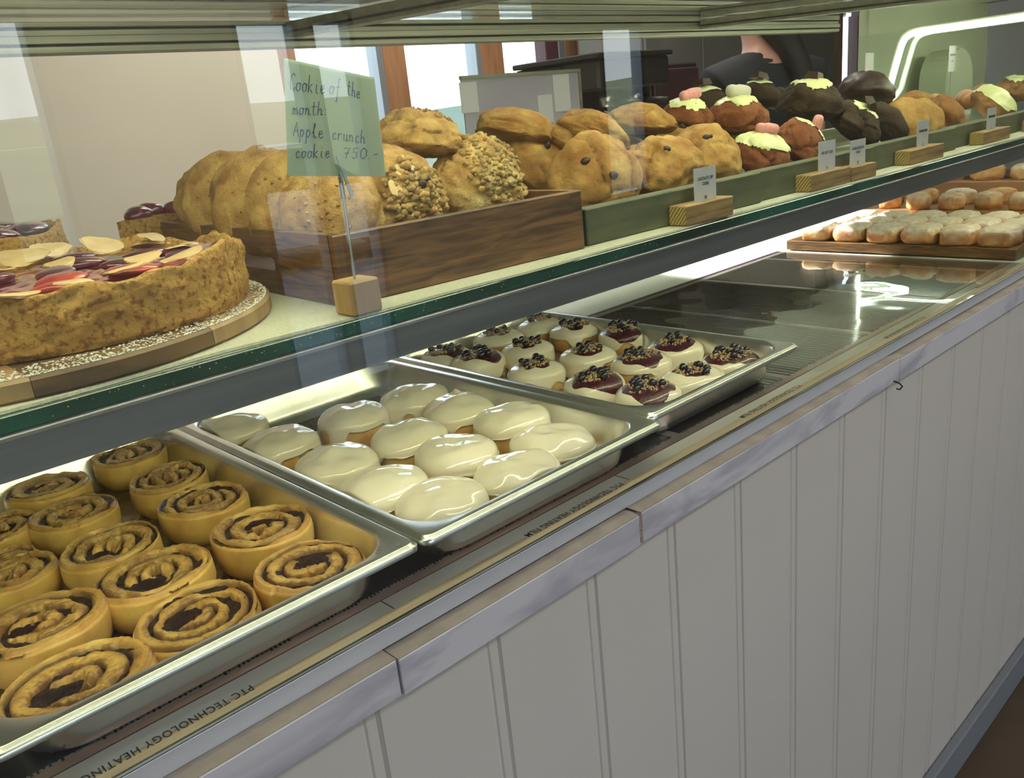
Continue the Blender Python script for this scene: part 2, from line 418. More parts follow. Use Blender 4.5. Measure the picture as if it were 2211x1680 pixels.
window(1, 2.27, 4.78, 4.05, -0.12, 2.4, [(2.27, 2.37, 'win_wood'), (2.86, 2.90, 'win_steel'), (2.90, 3.05, 'win_wood'), (3.57, 3.61, 'win_steel'),
                                       (3.61, 3.79, 'win_wood'), (4.16, 4.28, 'maroon'), (4.28, 4.34, 'win_steel'), (4.34, 4.46, 'win_wood'), (4.50, 4.62, 'win_wood'), (4.65, 4.78, 'win_wood')])
window(2, 7.55, 9.45, 4.05, -0.12, 2.4, [(7.55, 7.60, 'win_wood'), (7.78, 7.86, 'win_steel'), (7.86, 8.14, 'win_wood'), (8.44, 8.50, 'maroon'), (8.52, 8.72, 'win_wood'), (9.2, 9.45, 'win_wood')])
for i, (a, b, c, d) in enumerate(fw_):
    ps = [(a, a + 0.03, 'win_steel'), (b - 0.03, b, 'win_steel')]
    if i == 0: ps += [(0.84, 0.94, 'win_steel'), (-0.4, -0.3, 'win_steel')]
    window(3 + i, a, b, -3.05, c, d, ps, 'win_steel')

# outdoors
g = box('ground', (-60, 4.6, -1.35), (80, 90, -1.3), 'grass'); struct(g)
g = box('ground', (-60, -90, -1.35), (80, -9.0, -1.3), 'grass'); struct(g)
g = box('pavement', (-60, -9.0, -1.35), (80, -3.4, -1.3), 'asphalt'); struct(g)
hv = []; n = 60
for i in range(n):
    for j, (yy, hh) in enumerate(((60, 0), (75, 1), (95, 0))):
        x = -40 + 160 * i / (n - 1)
        hv.append((x, yy, -1.3 + hh * (4.2 + 1.6 * math.sin(x * 0.05 + 1) + 0.5 * math.sin(x * 0.21))))
hf = [(i * 3 + j, (i + 1) * 3 + j, (i + 1) * 3 + j + 1, i * 3 + j + 1) for i in range(n - 1) for j in (0, 1)]
struct(mk('hills', hv, hf, 'hill', smooth=True))

mat('dry_grass', (0.50, 0.44, 0.22), 0.9, 0.0, col2=(0.36, 0.36, 0.17), scale=0.2)
hv = []
for i in range(n):
    x = -60 + 180 * i / (n - 1); t_ = 1.0 + 0.12 * math.sin(x * 0.07) + 0.04 * math.sin(x * 0.31)
    hv += [(x, -30, -1.3), (x, -60, 2.6 * t_), (x, -66, 3.2 * t_), (x, -90, -1.3)]
hf = [(i * 4 + j, (i + 1) * 4 + j, (i + 1) * 4 + j + 1, i * 4 + j + 1) for i in range(n - 1) for j in (0, 1, 2)]
struct(mk('hills', hv, hf, 'dry_grass', smooth=True))
# parked car outside the front windows, seen only as a reflection
mat('car_paint', (0.80, 0.80, 0.80), 0.2, coat=0.5); mat('car_glass', (0.03, 0.035, 0.04), 0.1); mat('tail_red', (0.6, 0.02, 0.02), 0.3); mat('tyre', (0.02, 0.02, 0.02), 0.8)
cp = at_y(592, 262, 1.02 + 10.0)
car = thing('car', 'white parked car reflected faintly in the front glass left of the handwritten card', 'car', (cp[0], 1.02 - cp[1], -1.3), 0.35)
bp = [(-2.1, 0.30), (2.1, 0.30), (2.15, 0.65), (1.95, 0.95), (1.0, 1.02), (-2.0, 1.05), (-2.15, 0.7)]
MB().prism(bp, -0.86, 0.86, axis=1).build('car_body', 'car_paint', car)
cpf = [(-1.95, 1.055), (0.95, 1.03), (0.25, 1.55), (-1.55, 1.58)]
MB().prism(cpf, -0.74, 0.74, axis=1).build('cabin', 'car_glass', car)
box('roof', (-1.58, -0.75, 1.581), (0.28, 0.75, 1.62), 'car_paint', car, 0.02)
for wx in (-1.35, 1.35):
    for wy in (-0.80, 0.80): MB().tube([(wx, wy - 0.11, 0.32), (wx, wy + 0.11, 0.32)], 0.32, 20).build('wheel', 'tyre', car)
for wy in (-0.72, 0.72): box('tail_light', (-2.19, wy - 0.12, 0.72), (-2.10, wy + 0.12, 0.95), 'tail_red', car, 0.01)
# ------------------------------------------------------------------ the counter
CX0, CX1 = -0.75, 3.6
ct = thing('service_counter', 'long white board-fronted bakery counter below the display glass', 'counter', (1.4, 0.8, FLOOR))
def rel(p, o): return (p[0] - o.location[0], p[1] - o.location[1], p[2] - o.location[2])
def cbox(name, lo, hi, m, bev=0.0, par=None):
    par = par or ct; return box(name, rel(lo, par), rel(hi, par), m, par, bev)
PW = 0.1276; zt, zb = -0.02, FLOOR + 0.075
prof = [(0.0, 0.0035), (0.0022, 0.0), (PW - 0.0165, 0.0), (PW - 0.0150, 0.0016), (PW - 0.0125, 0.0016), (PW - 0.0110, 0.0), (PW - 0.0022, 0.0), (PW - 0.0002, 0.0035), (PW - 0.0002, 0.012), (0.0, 0.012)]
board_me = None
k0 = int((CX0 - 0.2704) / PW)
for k in range(k0, 26):
    x = 0.2704 + PW * k
    if board_me is None:
        mb = MB().prism([(a, b) for a, b in prof], zb - FLOOR, zt - FLOOR, axis=2)
        o = mb.build('front_board', 'panel_white', ct); board_me = o.data
    else:
        o = bpy.data.objects.new('front_board', board_me); COL.objects.link(o); o.parent = ct
    o.location = (x - ct.location[0], 0.4965 - ct.location[1], 0)
cbox('carcass', (CX0, 0.5085, FLOOR), (CX1, 1.30, -0.012), 'kick_grey')
cbox('kickboard', (CX0, 0.478, FLOOR), (CX1, 0.4962, zb + 0.004), 'kick_grey', 0.003)
# tile edging: separate marble tiles with recessed joints
tj = [CX0, 0.2905, 0.5880, 1.188, 1.788, 2.388, 2.988, CX1]
for i, (a, b) in enumerate(zip(tj[:-1], tj[1:])):
    gp = 0.0012 if i != 1 and i != 2 else (0.0012 if i == 1 else 0.0025)
    a2 = a + (0.0012 if i != 2 else 0.0030); b2 = b - 0.0008
    if i % 2 == 0: dz = 0.0
    else: dz = -0.0015
    t = cbox('tile_edge', (a2, 0.4885, -0.0275 + dz), (b2, 0.4965, 0.0052 + dz), 'tile_marble', 0.0008)
    t2 = box('tile_top', (a2 - ct.location[0], 0.4892 - ct.location[1], 0.0053 + dz - FLOOR), (b2 - ct.location[0], 0.5085 - ct.location[1], 0.0061 + dz - FLOOR), 'tile_body', ct)
cbox('grout', (0.5882, 0.4897, -0.0275), (0.5908, 0.4960, 0.001), 'grout_brown')
cbox('top_slab', (CX0, 0.4968, -0.0118), (CX1, 1.30, 0.0035), 'tile_body')
hk = MB().tube([(1.168, 0.488, -0.024), (1.168, 0.480, -0.026), (1.171, 0.477, -0.031), (1.170, 0.480, -0.036), (1.166, 0.483, -0.034)], 0.0012, 6)
o = hk.build('hook', 'rail_dark', ct); o.data.transform(Matrix.Translation((-ct.location[0], -ct.location[1], -ct.location[2])))

# ------------------------------------------------------------------ the display case
dc = thing('display_case', 'long glass bakery display case with one glass shelf and aluminium rails', 'display case', (1.4, 0.51, 0.0035))
def dbox(name, lo, hi, m, bev=0.0): return cbox(name, lo, hi, m, bev, dc)
DX0, DX1 = CX0, 2.42
# channel that holds the front glass: front lip, slot and rear lip
dbox('glass_channel', (CX0, 0.5065, 0.0062), (CX1, 0.5092, 0.0226), 'trim_metal', 0.0006)
dbox('channel_edge', (CX0, 0.5062, 0.0226), (CX1, 0.5082, 0.0236), 'steel')
dbox('glass_gasket', (CX0, 0.5093, 0.0062), (CX1, 0.5124, 0.0222), 'dark_gap')
dbox('ledge_strip', (CX0, 0.5125, 0.0062), (CX1, 0.5265, 0.0205), 'ledge_beige')
dbox('base_tray', (CX0, 0.5266, 0.0036), (CX1, 1.30, 0.0188), 'white_base')
dbox('front_glass', (DX0, 0.5095, 0.0225), (DX1, 0.5120, 0.52), 'pane')
# shelf
SZ = 0.2595
dbox('glass_edge', (DX0, 0.5300, SZ - 0.010), (DX1, 0.5345, SZ), 'glass_green', 0.0006)
dbox('glass_shelf', (DX0, 0.5347, SZ - 0.0098), (DX1, 1.20, SZ - 0.0001), 'shelf_underside')
dbox('shelf_rail', (DX0, 0.5255, 0.2235), (DX1, 0.5420, SZ - 0.0102), 'bar_metal', 0.0008)
dbox('rail_bead', (DX0, 0.5240, SZ - 0.0125), (DX1, 0.5254, SZ - 0.0108), 'steel')
dbox('shelf_led_tube', (DX0 + 0.02, 0.5425, 0.2425), (DX1 - 0.02, 0.5500, 0.2490), 'led_shelf')
g = np.random.default_rng(77); v0, f0 = ico(1); out = []; fo = []
for k in range(260):
    x = -0.05 + 0.6 * g.uniform(0, 1) ** 1.4 * (1 if k % 2 else 1.6); onf = g.uniform(0, 1) < 0.45
    p = (x, 0.5297, SZ - g.uniform(0.001, 0.009)) if onf else (x, 0.531 + g.uniform(0, 0.003), SZ + 0.0004)
    out.append(v0 * g.uniform(0.00025, 0.0006) + np.array(p) - np.array([1.4, 0.51, 0.0035])); fo.append(f0 + k * len(v0))
o = mk('crumbs', np.concatenate(out), np.concatenate(fo), 'crumble', dc); o['kind'] = 'stuff'
# top: front rail with its lamp, glass roof, sloping glazing bars, rear rails
dbox('top_front_rail', (DX0, 0.505, 0.520), (DX1, 0.545, 0.548), 'rail_metal', 0.001)
dbox('top_led_tube', (DX0 + 0.02, 0.548, 0.512), (DX1 - 0.02, 0.560, 0.520), 'led')
mb = MB(); mb.prism([(0.545, 0.524), (1.215, 0.556), (1.215, 0.561), (0.545, 0.529)], DX0, DX1)
o = mb.build('glass_roof', 'pane_clear', dc); o.data.transform(Matrix.Translation((-1.4, -0.51, -0.0035)))
for xb in (0.700, 1.75):
    mb = MB(); mb.prism([(0.545, 0.506), (1.195, 0.533), (1.195, 0.553), (0.545, 0.5235)], xb, xb + 0.030)
    o = mb.build('glazing_bar', 'rail_metal', dc); o.data.transform(Matrix.Translation((-1.4, -0.51, -0.0035)))
    mb = MB(); mb.prism([(0.545, 0.511), (1.195, 0.538), (1.195, 0.541), (0.545, 0.514)], xb - 0.0015, xb - 0.0002)
    o = mb.build('glazing_bar_groove', 'rail_dark', dc); o.data.transform(Matrix.Translation((-1.4, -0.51, -0.0035)))
# rear sliding-door rails: stacked profiles at y = 1.2
def rail(name, z0, z1, y0, m): return dbox(name, (DX0, y0, z0), (DX1, y0 + 0.03, z1), m, 0.0008)
rail('rear_rail', 0.5195, 0.5275, 1.200, 'rail_metal')
rail('rail_groove', 0.5276, 0.5300, 1.206, 'rail_dark')
rail('rear_rail', 0.5301, 0.5395, 1.197, 'rail_metal')
rail('rear_rail', 0.5396, 0.5470, 1.203, 'rail_metal')
rail('rail_groove', 0.5471, 0.5495, 1.208, 'rail_dark')
rail('rear_rail', 0.5496, 0.5560, 1.200, 'rail_metal')
rail('rear_rail', 0.5730, 0.5870, 1.197, 'rail_metal')
rail('rail_groove', 0.5871, 0.5890, 1.204, 'rail_dark')
rail('rear_rail', 0.5891, 0.6100, 1.199, 'rail_metal')
rail('rear_rail', 0.6101, 0.6350, 1.190, 'rail_metal')
# far end: bent LED tube on the end pane
XE = 2.40
pts = [at_x(px, py, XE) for px, py in ((1921, 196), (1925, 183), (1934, 150), (1943, 118), (1949, 98), (1956, 84), (1968, 75), (1990, 69), (2040, 62), (2120, 51), (2211, 38))]
pts = [(XE, 1.115, 0.262)] + [tuple(p) for p in pts] + [(XE, 0.56, 0.487)]
o = MB().tube([rel(p, dc) for p in pts], 0.0058, 8).build('end_led_tube', 'led_end', dc, True)
pts2 = [(p[0] + 0.016, p[1] + 0.012, p[2] + 0.006) for p in pts]
MB().tube([rel(p, dc) for p in pts2], 0.009, 8).build('end_frame', 'green_panel', dc, True)
dbox('lower_end_led', (2.402, 0.60, 0.236), (2.410, 1.12, 0.244), 'led_end')
dbox('lower_end_post', (2.402, 1.121, 0.10), (2.410, 1.129, 0.244), 'led_end')
dbox('end_glass', (2.432, 0.53, 0.262), (2.436, 1.19, 0.500), 'pane')
# further case beyond the end pane (green lit back)
o = thing('far_display_case', 'green lit neighbouring glass case beyond the bright bent light tube', 'display case', (3.1, 0.9, 0.0215))
box('case_back', rel((2.60, 1.20, 0.0215), o), rel((3.55, 1.23, 0.60), o), 'green_panel', o)
box('case_shelf', rel((2.46, 0.56, 0.250), o), rel((3.55, 1.19, 0.2595), o), 'glass_green', o, 0.001)
box('case_top', rel((2.46, 0.53, 0.60), o), rel((3.55, 1.23, 0.63), o), 'rail_metal', o, 0.001)
box('case_lamp', rel((2.50, 0.60, 0.585), o), rel((3.50, 0.615, 0.5995), o), 'led', o)
mb = MB(); cx, cy_ = 2.98, 1.12
n = 14; pr = [(cx - 0.11, 0.2596)] + [(cx - 0.11 * math.cos(math.pi * k / n), 0.36 + 0.09 * math.sin(math.pi * k / n)) for k in range(n + 1)] + [(cx + 0.11, 0.2596)]
mb.prism(pr, cy_ - 0.04, cy_ + 0.04, axis=1); oo = mb.build('bread_dome', 'green_panel', None); tag(oo, 'pale green round-topped box inside the neighbouring case', 'box')

# liner on the shelf
ln = MB(); n = 80
Vv = []; 
for i in range(n + 1):
    x = DX0 + (2.38 - DX0) * i / n
    e = 0.5335 + 0.0035 * math.sin(x * 9) + 0.002 * math.sin(x * 31 + 1)
    Vv += [(x, e, SZ + 0.0003), (x, e + 0.0006, SZ + 0.0022), (x, 1.18, SZ + 0.0022)]
Fc = [(i * 3 + j, (i + 1) * 3 + j, (i + 1) * 3 + j + 1, i * 3 + j + 1) for i in range(n) for j in (0, 1)]
o = mk('shelf_liner', Vv, Fc, 'liner'); tag(o, 'cream textured rubber liner covering the glass shelf', 'liner')
LZ = SZ + 0.0023

# heating plates on the base
FZ = 0.0190
def heating_plate(xa, xb, label):
    t = thing('heating_film', label, 'heating film', ((xa + xb) / 2, 0.8, FZ))
    def b(name, lo, hi, m, bev=0): return box(name, rel(lo, t), rel(hi, t), m, t, bev)
    b('film_sheet', (xa, 0.5268, FZ), (xb, 1.055, FZ + 0.0010), 'film_clear')
    b('printed_margin', (xa, 0.5270, FZ + 0.00105), (xb, 0.5462, FZ + 0.0013), 'film_white')
    b('margin_line', (xa, 0.5464, FZ + 0.00105), (xb, 0.5474, FZ + 0.00135), 'film_line')
    b('bus_strip', (xa, 0.5480, FZ + 0.00105), (xb, 0.5560, FZ + 0.0014), 'film_bus')
    b('bus_strip', (xa, 1.030, FZ + 0.00105), (xb, 1.042, FZ + 0.0014), 'film_white')
    b('bus_strip', (xa, 1.043, FZ + 0.00105), (xb, 1.053, FZ + 0.0014), 'film_line')
    return t
MATS['film_black'] = None
mat('film_black', (0.008, 0.010, 0.012), 0.16, 0.0, coat=0.7)
mat('film_rib', (0.26, 0.24, 0.20), 0.20, 0.3, coat=0.5)
t = heating_plate(CX0, 1.83, 'clear heating film with black carbon stripes under the steel pans')
L = lambda p: rel(p, t)
# carbon sections running front to back, divided by pale bands
secs = []
x = CX0 + 0.01
while x < 1.80:
    w = 0.235; secs.append((x, min(x + w, 1.815))); x += w + 0.014
secs = [(a, b) for a, b in secs]
for a, b in secs:
    box('carbon_sheet', L((a, 0.561, FZ + 0.00105)), L((b, 1.024, FZ + 0.0013)), 'film_black', t)
mb = MB(); mr = MB(); g2 = random.Random(3)
for a, b in secs:
    x = a
    while x < b - 0.002:
        yl = 0.5590 + g2.uniform(-0.002, 0.002)
        mb.box((x - t.location[0], yl - 0.8, 0.00106), (x + 0.0017 - t.location[0], 0.5608 - 0.8, 0.0013))
        mb.box((x - t.location[0], 1.0242 - 0.8, 0.00106), (x + 0.0017 - t.location[0], 1.0285 - 0.8, 0.0013))
        x += 0.0038
    x = a + 0.003
    while x < b - 0.003:
        if x > 0.95: mr.box((x - t.location[0], 0.562 - 0.8, 0.00135), (x + 0.0036 - t.location[0], 1.023 - 0.8, 0.0017))
        x += 0.0105
o = mb.build('carbon_teeth', 'film_black', t); o['kind'] = 'stuff'
o = mr.build('carbon_ribs', 'film_rib', t); o['kind'] = 'stuff'
# wavy clear cover over the far plate
mat('gloss_cover', (0.5, 0.5, 0.5), 0.1)
m = glass_mat('cover', (0.95, 0.97, 0.95), 0.10)
Vc = []; nx, ny = 90, 60
for i in range(nx):
    for j in range(ny):
        x = 1.03 + 0.79 * i / (nx - 1); y = 0.528 + 0.515 * j / (ny - 1)
        p = np.array([[x, y, 0.3]])
        Vc.append((x - t.location[0], y - 0.8, 0.0022 + 0.0013 * float(vnoise(p, 7, 5)[0]) + 0.00030 * float(vnoise(p, 24, 8)[0]) + 0.0006))
Vc = np.array(Vc); fc = grid_faces(nx, ny, False)
mk('clear_cover', Vc, fc, 'cover', t, True)

# lettering on the margin, read from the baker's side
def text_obj(name, body, size, m, parent, loc, rot, sx=1.0, align='LEFT', spacing=1.0, ext=0.0):
    c = bpy.data.curves.new(name, 'FONT'); c.body = body; c.size = size; c.align_x = align; c.space_character = spacing
    c.extrude = ext; c.fill_mode = 'BOTH'; c.space_line = 0.9; c.offset = size * 0.012; c.resolution_u = 3
    o = bpy.data.objects.new(name, c); COL.objects.link(o)
    dg = bpy.context.evaluated_depsgraph_get(); dg.update()
    me = bpy.data.meshes.new_from_object(o.evaluated_get(dg)); bpy.data.objects.remove(o)
    me.materials.clear(); me.materials.append(MATS[m])
    o = bpy.data.objects.new(name, me); COL.objects.link(o); o.scale = (sx, 1, 1)
    o.location = loc; o.rotation_euler = rot; o.parent = parent
    return o
for xs in (0.1925, 0.6090, 0.9725, 1.365, 1.73):
    text_obj('lettering', 'PTC TECHNOLOGY HEATING FILM', 0.0112, 'ink', t, L((xs, 0.5308, FZ + 0.0016)), (0, 0, math.pi), 0.72, spacing=1.12)
for xs in (0.318, 0.62): box('sheet_seam', L((xs, 0.5275, FZ + 0.00132)), L((xs + 0.0012, 0.5462, FZ + 0.00145)), 'film_line', t)
ZP = FZ + 0.0016

# ------------------------------------------------------------------ steel pans
def rrect(hx, hy, r, z, n=8):
    pts = []
    for cx, cy, a0 in ((hx - r, hy - r, 0), (-hx + r, hy - r, 90), (-hx + r, -hy + r, 180), (hx - r, -hy + r, 270)):
        for k in range(n + 1):
            a = math.radians(a0 + 90 * k / n); pts.append((cx + r * math.cos(a), cy + r * math.sin(a), z))
    return pts


def pan(x0, x1, y0, label, rz=0.0):
    hx = (x1 - x0) / 2; hy = 0.265; H = 0.065 - ZP
    t = thing('steel_pan', label, 'pan', ((x0 + x1) / 2, y0 + hy, ZP), rz, 'steel pans on the heating film')
    loops = [(0, 0, 0.010, H - 0.0075), (0, 0, 0.010, H - 0.0035), (-0.001, -0.001, 0.010, H - 0.0022), (-0.0028, -0.0028, 0.009, H - 0.0018), (-0.0034, -0.0034, 0.009, H - 0.0002),
             (-0.0046, -0.0046, 0.009, H), (-0.0110, -0.0110, 0.046, H), (-0.0130, -0.0130, 0.046, H - 0.0012), (-0.0145, -0.0145, 0.046, H - 0.005),
             (-0.0215, -0.0215, 0.042, 0.012), (-0.0240, -0.0240, 0.040, 0.005), (-0.0285, -0.0285, 0.038, 0.0012), (-0.035, -0.035, 0.034, 0.0006), (-0.10, -0.14, 0.02, 0.0006)]
    V = []
    for a, b, r, z in loops: V += rrect(hx + a, hy + b, r, z)
    n = 36; fs = [tuple(f) for f in grid_faces(len(loops), n)] + [tuple(range((len(loops) - 1) * n, len(loops) * n))]
    mk('pan_body', V, fs, 'pan_steel', t, True)
    return t


def syrup(t, seed, m, hx, hy, y_lo, y_hi, x_lo, x_hi):
    """thin irregular film of spilt filling in the bottom of the pan"""
    g = np.random.default_rng(seed); nx, ny = 60, 60
    X, Y = np.meshgrid(np.linspace(x_lo, x_hi, nx), np.linspace(y_lo, y_hi, ny), indexing='ij')
    P = np.stack([X.ravel(), Y.ravel(), np.full(nx * ny, seed * 1.7)], 1)
    z = 0.0022 + 0.0010 * fbm(P, 40, 3, seed) + 0.001 * fbm(P, 130, 2, seed + 3)
    e = np.minimum.reduce([(X - x_lo), (x_hi - X), (Y - y_lo), (y_hi - Y)]).ravel()
    z = np.maximum(np.where(e < 0.004, 0.0008, z), 0.0008)
    P[:, 2] = z
    o = mk('syrup_residue', P, grid_faces(nx, ny, False), m, t, True); o['kind'] = 'stuff'
    return o


PANS = [(0.0315, 0.3560, 0.530), (0.3590, 0.6845, 0.528), (0.6905, 1.0125, 0.548)]
p1 = pan(*PANS[0], 'steel pan of bare cinnamon rolls, nearest the camera at left')
mat('emboss', (0.42, 0.44, 0.43), 0.4, 0.8)
for tx, dx, dy in (('EN 631', 0.128, -0.2555), ('1/1', 0.146, -0.2570)):
    text_obj('embossed_mark', tx, 0.0062, 'emboss', p1, (dx, dy, 0.065 - ZP + 0.00025), (0, 0, math.radians(48)), 0.8)
p2 = pan(*PANS[1], 'steel pan of white iced buns, between the two other pans', 0.0)
p3 = pan(*PANS[2], 'steel pan of blueberry topped buns, farthest from the camera', 0.0)
syrup(p1, 3, 'pan_syrup', 0, 0, -0.225, 0.225, -0.125, 0.125)
syrup(p2, 5, 'pan_crumbs', 0, 0, 0.17, 0.222, -0.12, 0.122)

# ------------------------------------------------------------------ pastries
def polar(nr, nt): return np.meshgrid(np.linspace(0, 1, nr), np.linspace(0, 2 * np.pi, nt, endpoint=False), indexing='ij')


def roll_meshes(seed, rx, ry, h, turns=3.2, d=1, hole=0.5, lean=0.0, detail=(84, 170), brown=0.5):
    g = np.random.default_rng(seed); nr, nt_ = detail
    rho, th = polar(nr, nt_)
    rho = rho[::-1]                                        # from the rim inwards
    a0 = g.uniform(0, 6.28)
    P3 = np.stack([np.cos(th).ravel(), np.sin(th).ravel(), rho.ravel() * 2 + seed], 1)
    ph = turns * rho ** 0.92 + d * (th + a0) / (2 * np.pi) + 0.13 * fbm(P3, 0.8, 2, seed).reshape(rho.shape) * rho * (1 - 0.5 * rho)
    fr = ph - np.floor(ph)
    e = np.minimum(fr, 1 - fr) / turns * 1.0                # distance (in rho) to the nearest groove
    edge = np.clip((1.0 - rho) / 0.05, 0, 1)
    wv = 0.040 + 0.11 * np.clip(fbm(P3, 1.7, 2, seed + 5).reshape(rho.shape) - 0.05, -0.15, 1)
    gro = np.exp(-(e / np.maximum(wv, 0.008)) ** 2) * edge
    puff = np.clip(e / 0.05, 0, 1) ** 0.6
    hc = g.uniform(0, 6.28); hx_, hy_ = 0.26 * math.cos(hc), 0.26 * math.sin(hc)
    X = rho * np.cos(th); Y = rho * np.sin(th)
    dist = np.hypot((X - hx_) / 1.3, Y - hy_); holem = np.exp(-(dist / (0.17 + 0.08 * hole)) ** 4) * hole
    core = np.exp(-(np.hypot(X + hx_ * 0.5, Y + hy_ * 0.5) / 0.26) ** 2)
    nz = fbm(np.stack([X.ravel() * 2, Y.ravel() * 2, np.full(X.size, seed * 3.1)], 1), 1.6, 3, seed + 9).reshape(X.shape)
    fine = fbm(np.stack([X.ravel() * 2, Y.ravel() * 2, np.full(X.size, seed * 3.1)], 1), 9, 3, seed + 19).reshape(X.shape)
    crown = -0.0035 * (1 - rho ** 2) ** 1.0
    Z = h + crown + 0.0010 * puff - 0.0120 * gro - 0.016 * holem + 0.0040 * core + 0.0010 * nz + 0.0007 * fine - 0.004 * (rho > 0.985)
    outl = 1 + 0.035 * fbm(np.stack([np.cos(th[0]), np.sin(th[0]), np.full(nt_, seed * 1.3)], 1), 1.0, 2, seed + 2)
    # flap notch at the end of the outer wrap
    na = g.uniform(0, 6.28); dth = np.angle(np.exp(1j * (th[0] - na))); notch = np.where(dth > 0, np.exp(-dth * 3.0), 0) * 0.055
    outl = outl - notch
    gx = X * rx * outl; gy = Y * ry * outl
    top = np.stack([gx, gy, Z + lean * X], -1)
    # side rows under the rim
    zs = [(0.80, 0.0), (0.90, 0.004), (0.985, 0.25 * h), (1.03, 0.5 * h), (1.035, 0.70 * h), (1.025, 0.84 * h), (1.012, 0.94 * h)]
    side = []
    for s, z in zs:
        bl = 1 + 0.02 * fbm(np.stack([np.cos(th[0]), np.sin(th[0]), np.full(nt_, z * 60)], 1), 1.5, 2, seed + 31)
        side.append(np.stack([np.cos(th[0]) * rx * outl * s * bl, np.sin(th[0]) * ry * outl * s * bl, np.full(nt_, z) + (lean * np.cos(th[0]) if z > 0.4 * h else 0)], -1))
    side = np.array(side)
    V = np.concatenate([side, top]).reshape(-1, 3); fc = grid_faces(len(zs) + nr, nt_)
    base = np.array([0.82, 0.57, 0.155]); tan = np.array([0.56, 0.30, 0.10]); cin = np.array([0.13, 0.055, 0.028])
    c = np.zeros((len(zs) + nr, nt_, 3))
    sn = fbm(V.reshape(c.shape)[:, :, :].reshape(-1, 3) + seed, 40, 2, seed).reshape(c.shape[:2])
    bw_ = np.clip(0.25 + brown * 0.5 + 0.5 * sn, 0, 1)[..., None]
    c[:] = base * (1 - bw_ * 0.6) + tan * bw_ * 0.6
    ctop = np.clip(np.exp(-(e / 0.085) ** 2) * 1.0 + 0.55 * np.clip(fine * 1.2 + nz * 0.8 + 0.25, 0, 1) * (rho < 0.86), 0, 1)[..., None] * edge[..., None]
    tt = c[len(zs):]; tt = tt * (1 - ctop * 0.75) + cin * ctop * 0.75
    em = np.exp(-((rho - 0.985) / 0.025) ** 2)[..., None] * 0.6 * (0.4 + brown); tt = tt * (1 - em) + tan * em
    c[len(zs):] = tt
    # filling disc
    r2, t2 = polar(26, 60)
    fx, fy = r2 * np.cos(t2), r2 * np.sin(t2)
    fn = fbm(np.stack([fx.ravel(), fy.ravel(), np.full(fx.size, seed)], 1), 8, 3, seed + 77).reshape(fx.shape)
    dist2 = np.hypot((fx - hx_) / 1.3, fy - hy_)
    fz = h - 0.0030 - 0.0035 * (1 - r2 ** 2) + 0.0012 * fn - 0.009 * np.exp(-(dist2 / 0.17) ** 4) * hole + lean * fx
    ol2 = np.interp(t2[0], th[0], outl)
    fV = np.stack([fx * rx * 0.955 * ol2, fy * ry * 0.955 * ol2, fz], -1).reshape(-1, 3)
    return V, fc, c.reshape(-1, 3), fV, grid_faces(26, 60)


def cinnamon_roll(x, y, z, seed, label, rx=0.046, ry=0.048, h=0.048, **kw):
    t = thing('cinnamon_roll', label, 'cinnamon roll', (x, y, z), 0, 'cinnamon rolls in the steel pan')
    V, fc, c, fV, ff = roll_meshes(seed, rx, ry, h, **kw)
    V = press(V, x, y, z, PANS[0]); fV = press(fV, x, y, z, PANS[0])
    mk('dough', V, fc, 'dough', t, True, c); mk('cinnamon_filling', fV, ff, 'cinnamon', t, True)
    return t


BZ = ZP + 0.0024


def press(V, ox, oy, oz, pn):
    """dough presses against the pan wall instead of passing through it (V in the thing's own frame)"""
    x0, x1, y0 = pn; cx, cy, hx, hy, rc = (x0 + x1) / 2 - ox, y0 + 0.265 - oy, (x1 - x0) / 2, 0.265, 0.036
    z = np.clip((V[:, 2] + oz - ZP) / 0.046, 0, 1); ins = 0.0262 - 0.0105 * z
    ins = np.where(V[:, 2] + oz - ZP < 0.007, 0.0300, ins)
    dx, dy = V[:, 0] - cx, V[:, 1] - cy; qx, qy = np.abs(dx) - (hx - ins - rc), np.abs(dy) - (hy - ins - rc)
    L = np.hypot(np.maximum(qx, 0), np.maximum(qy, 0)); k = np.where(L > rc, rc / np.maximum(L, 1e-9), 1.0)
    V[:, 0] = np.where(qx > 0, cx + np.sign(dx) * (np.abs(dx) - qx + qx * k), V[:, 0]); V[:, 1] = np.where(qy > 0, cy + np.sign(dy) * (np.abs(dy) - qy + qy * k), V[:, 1])
    return V
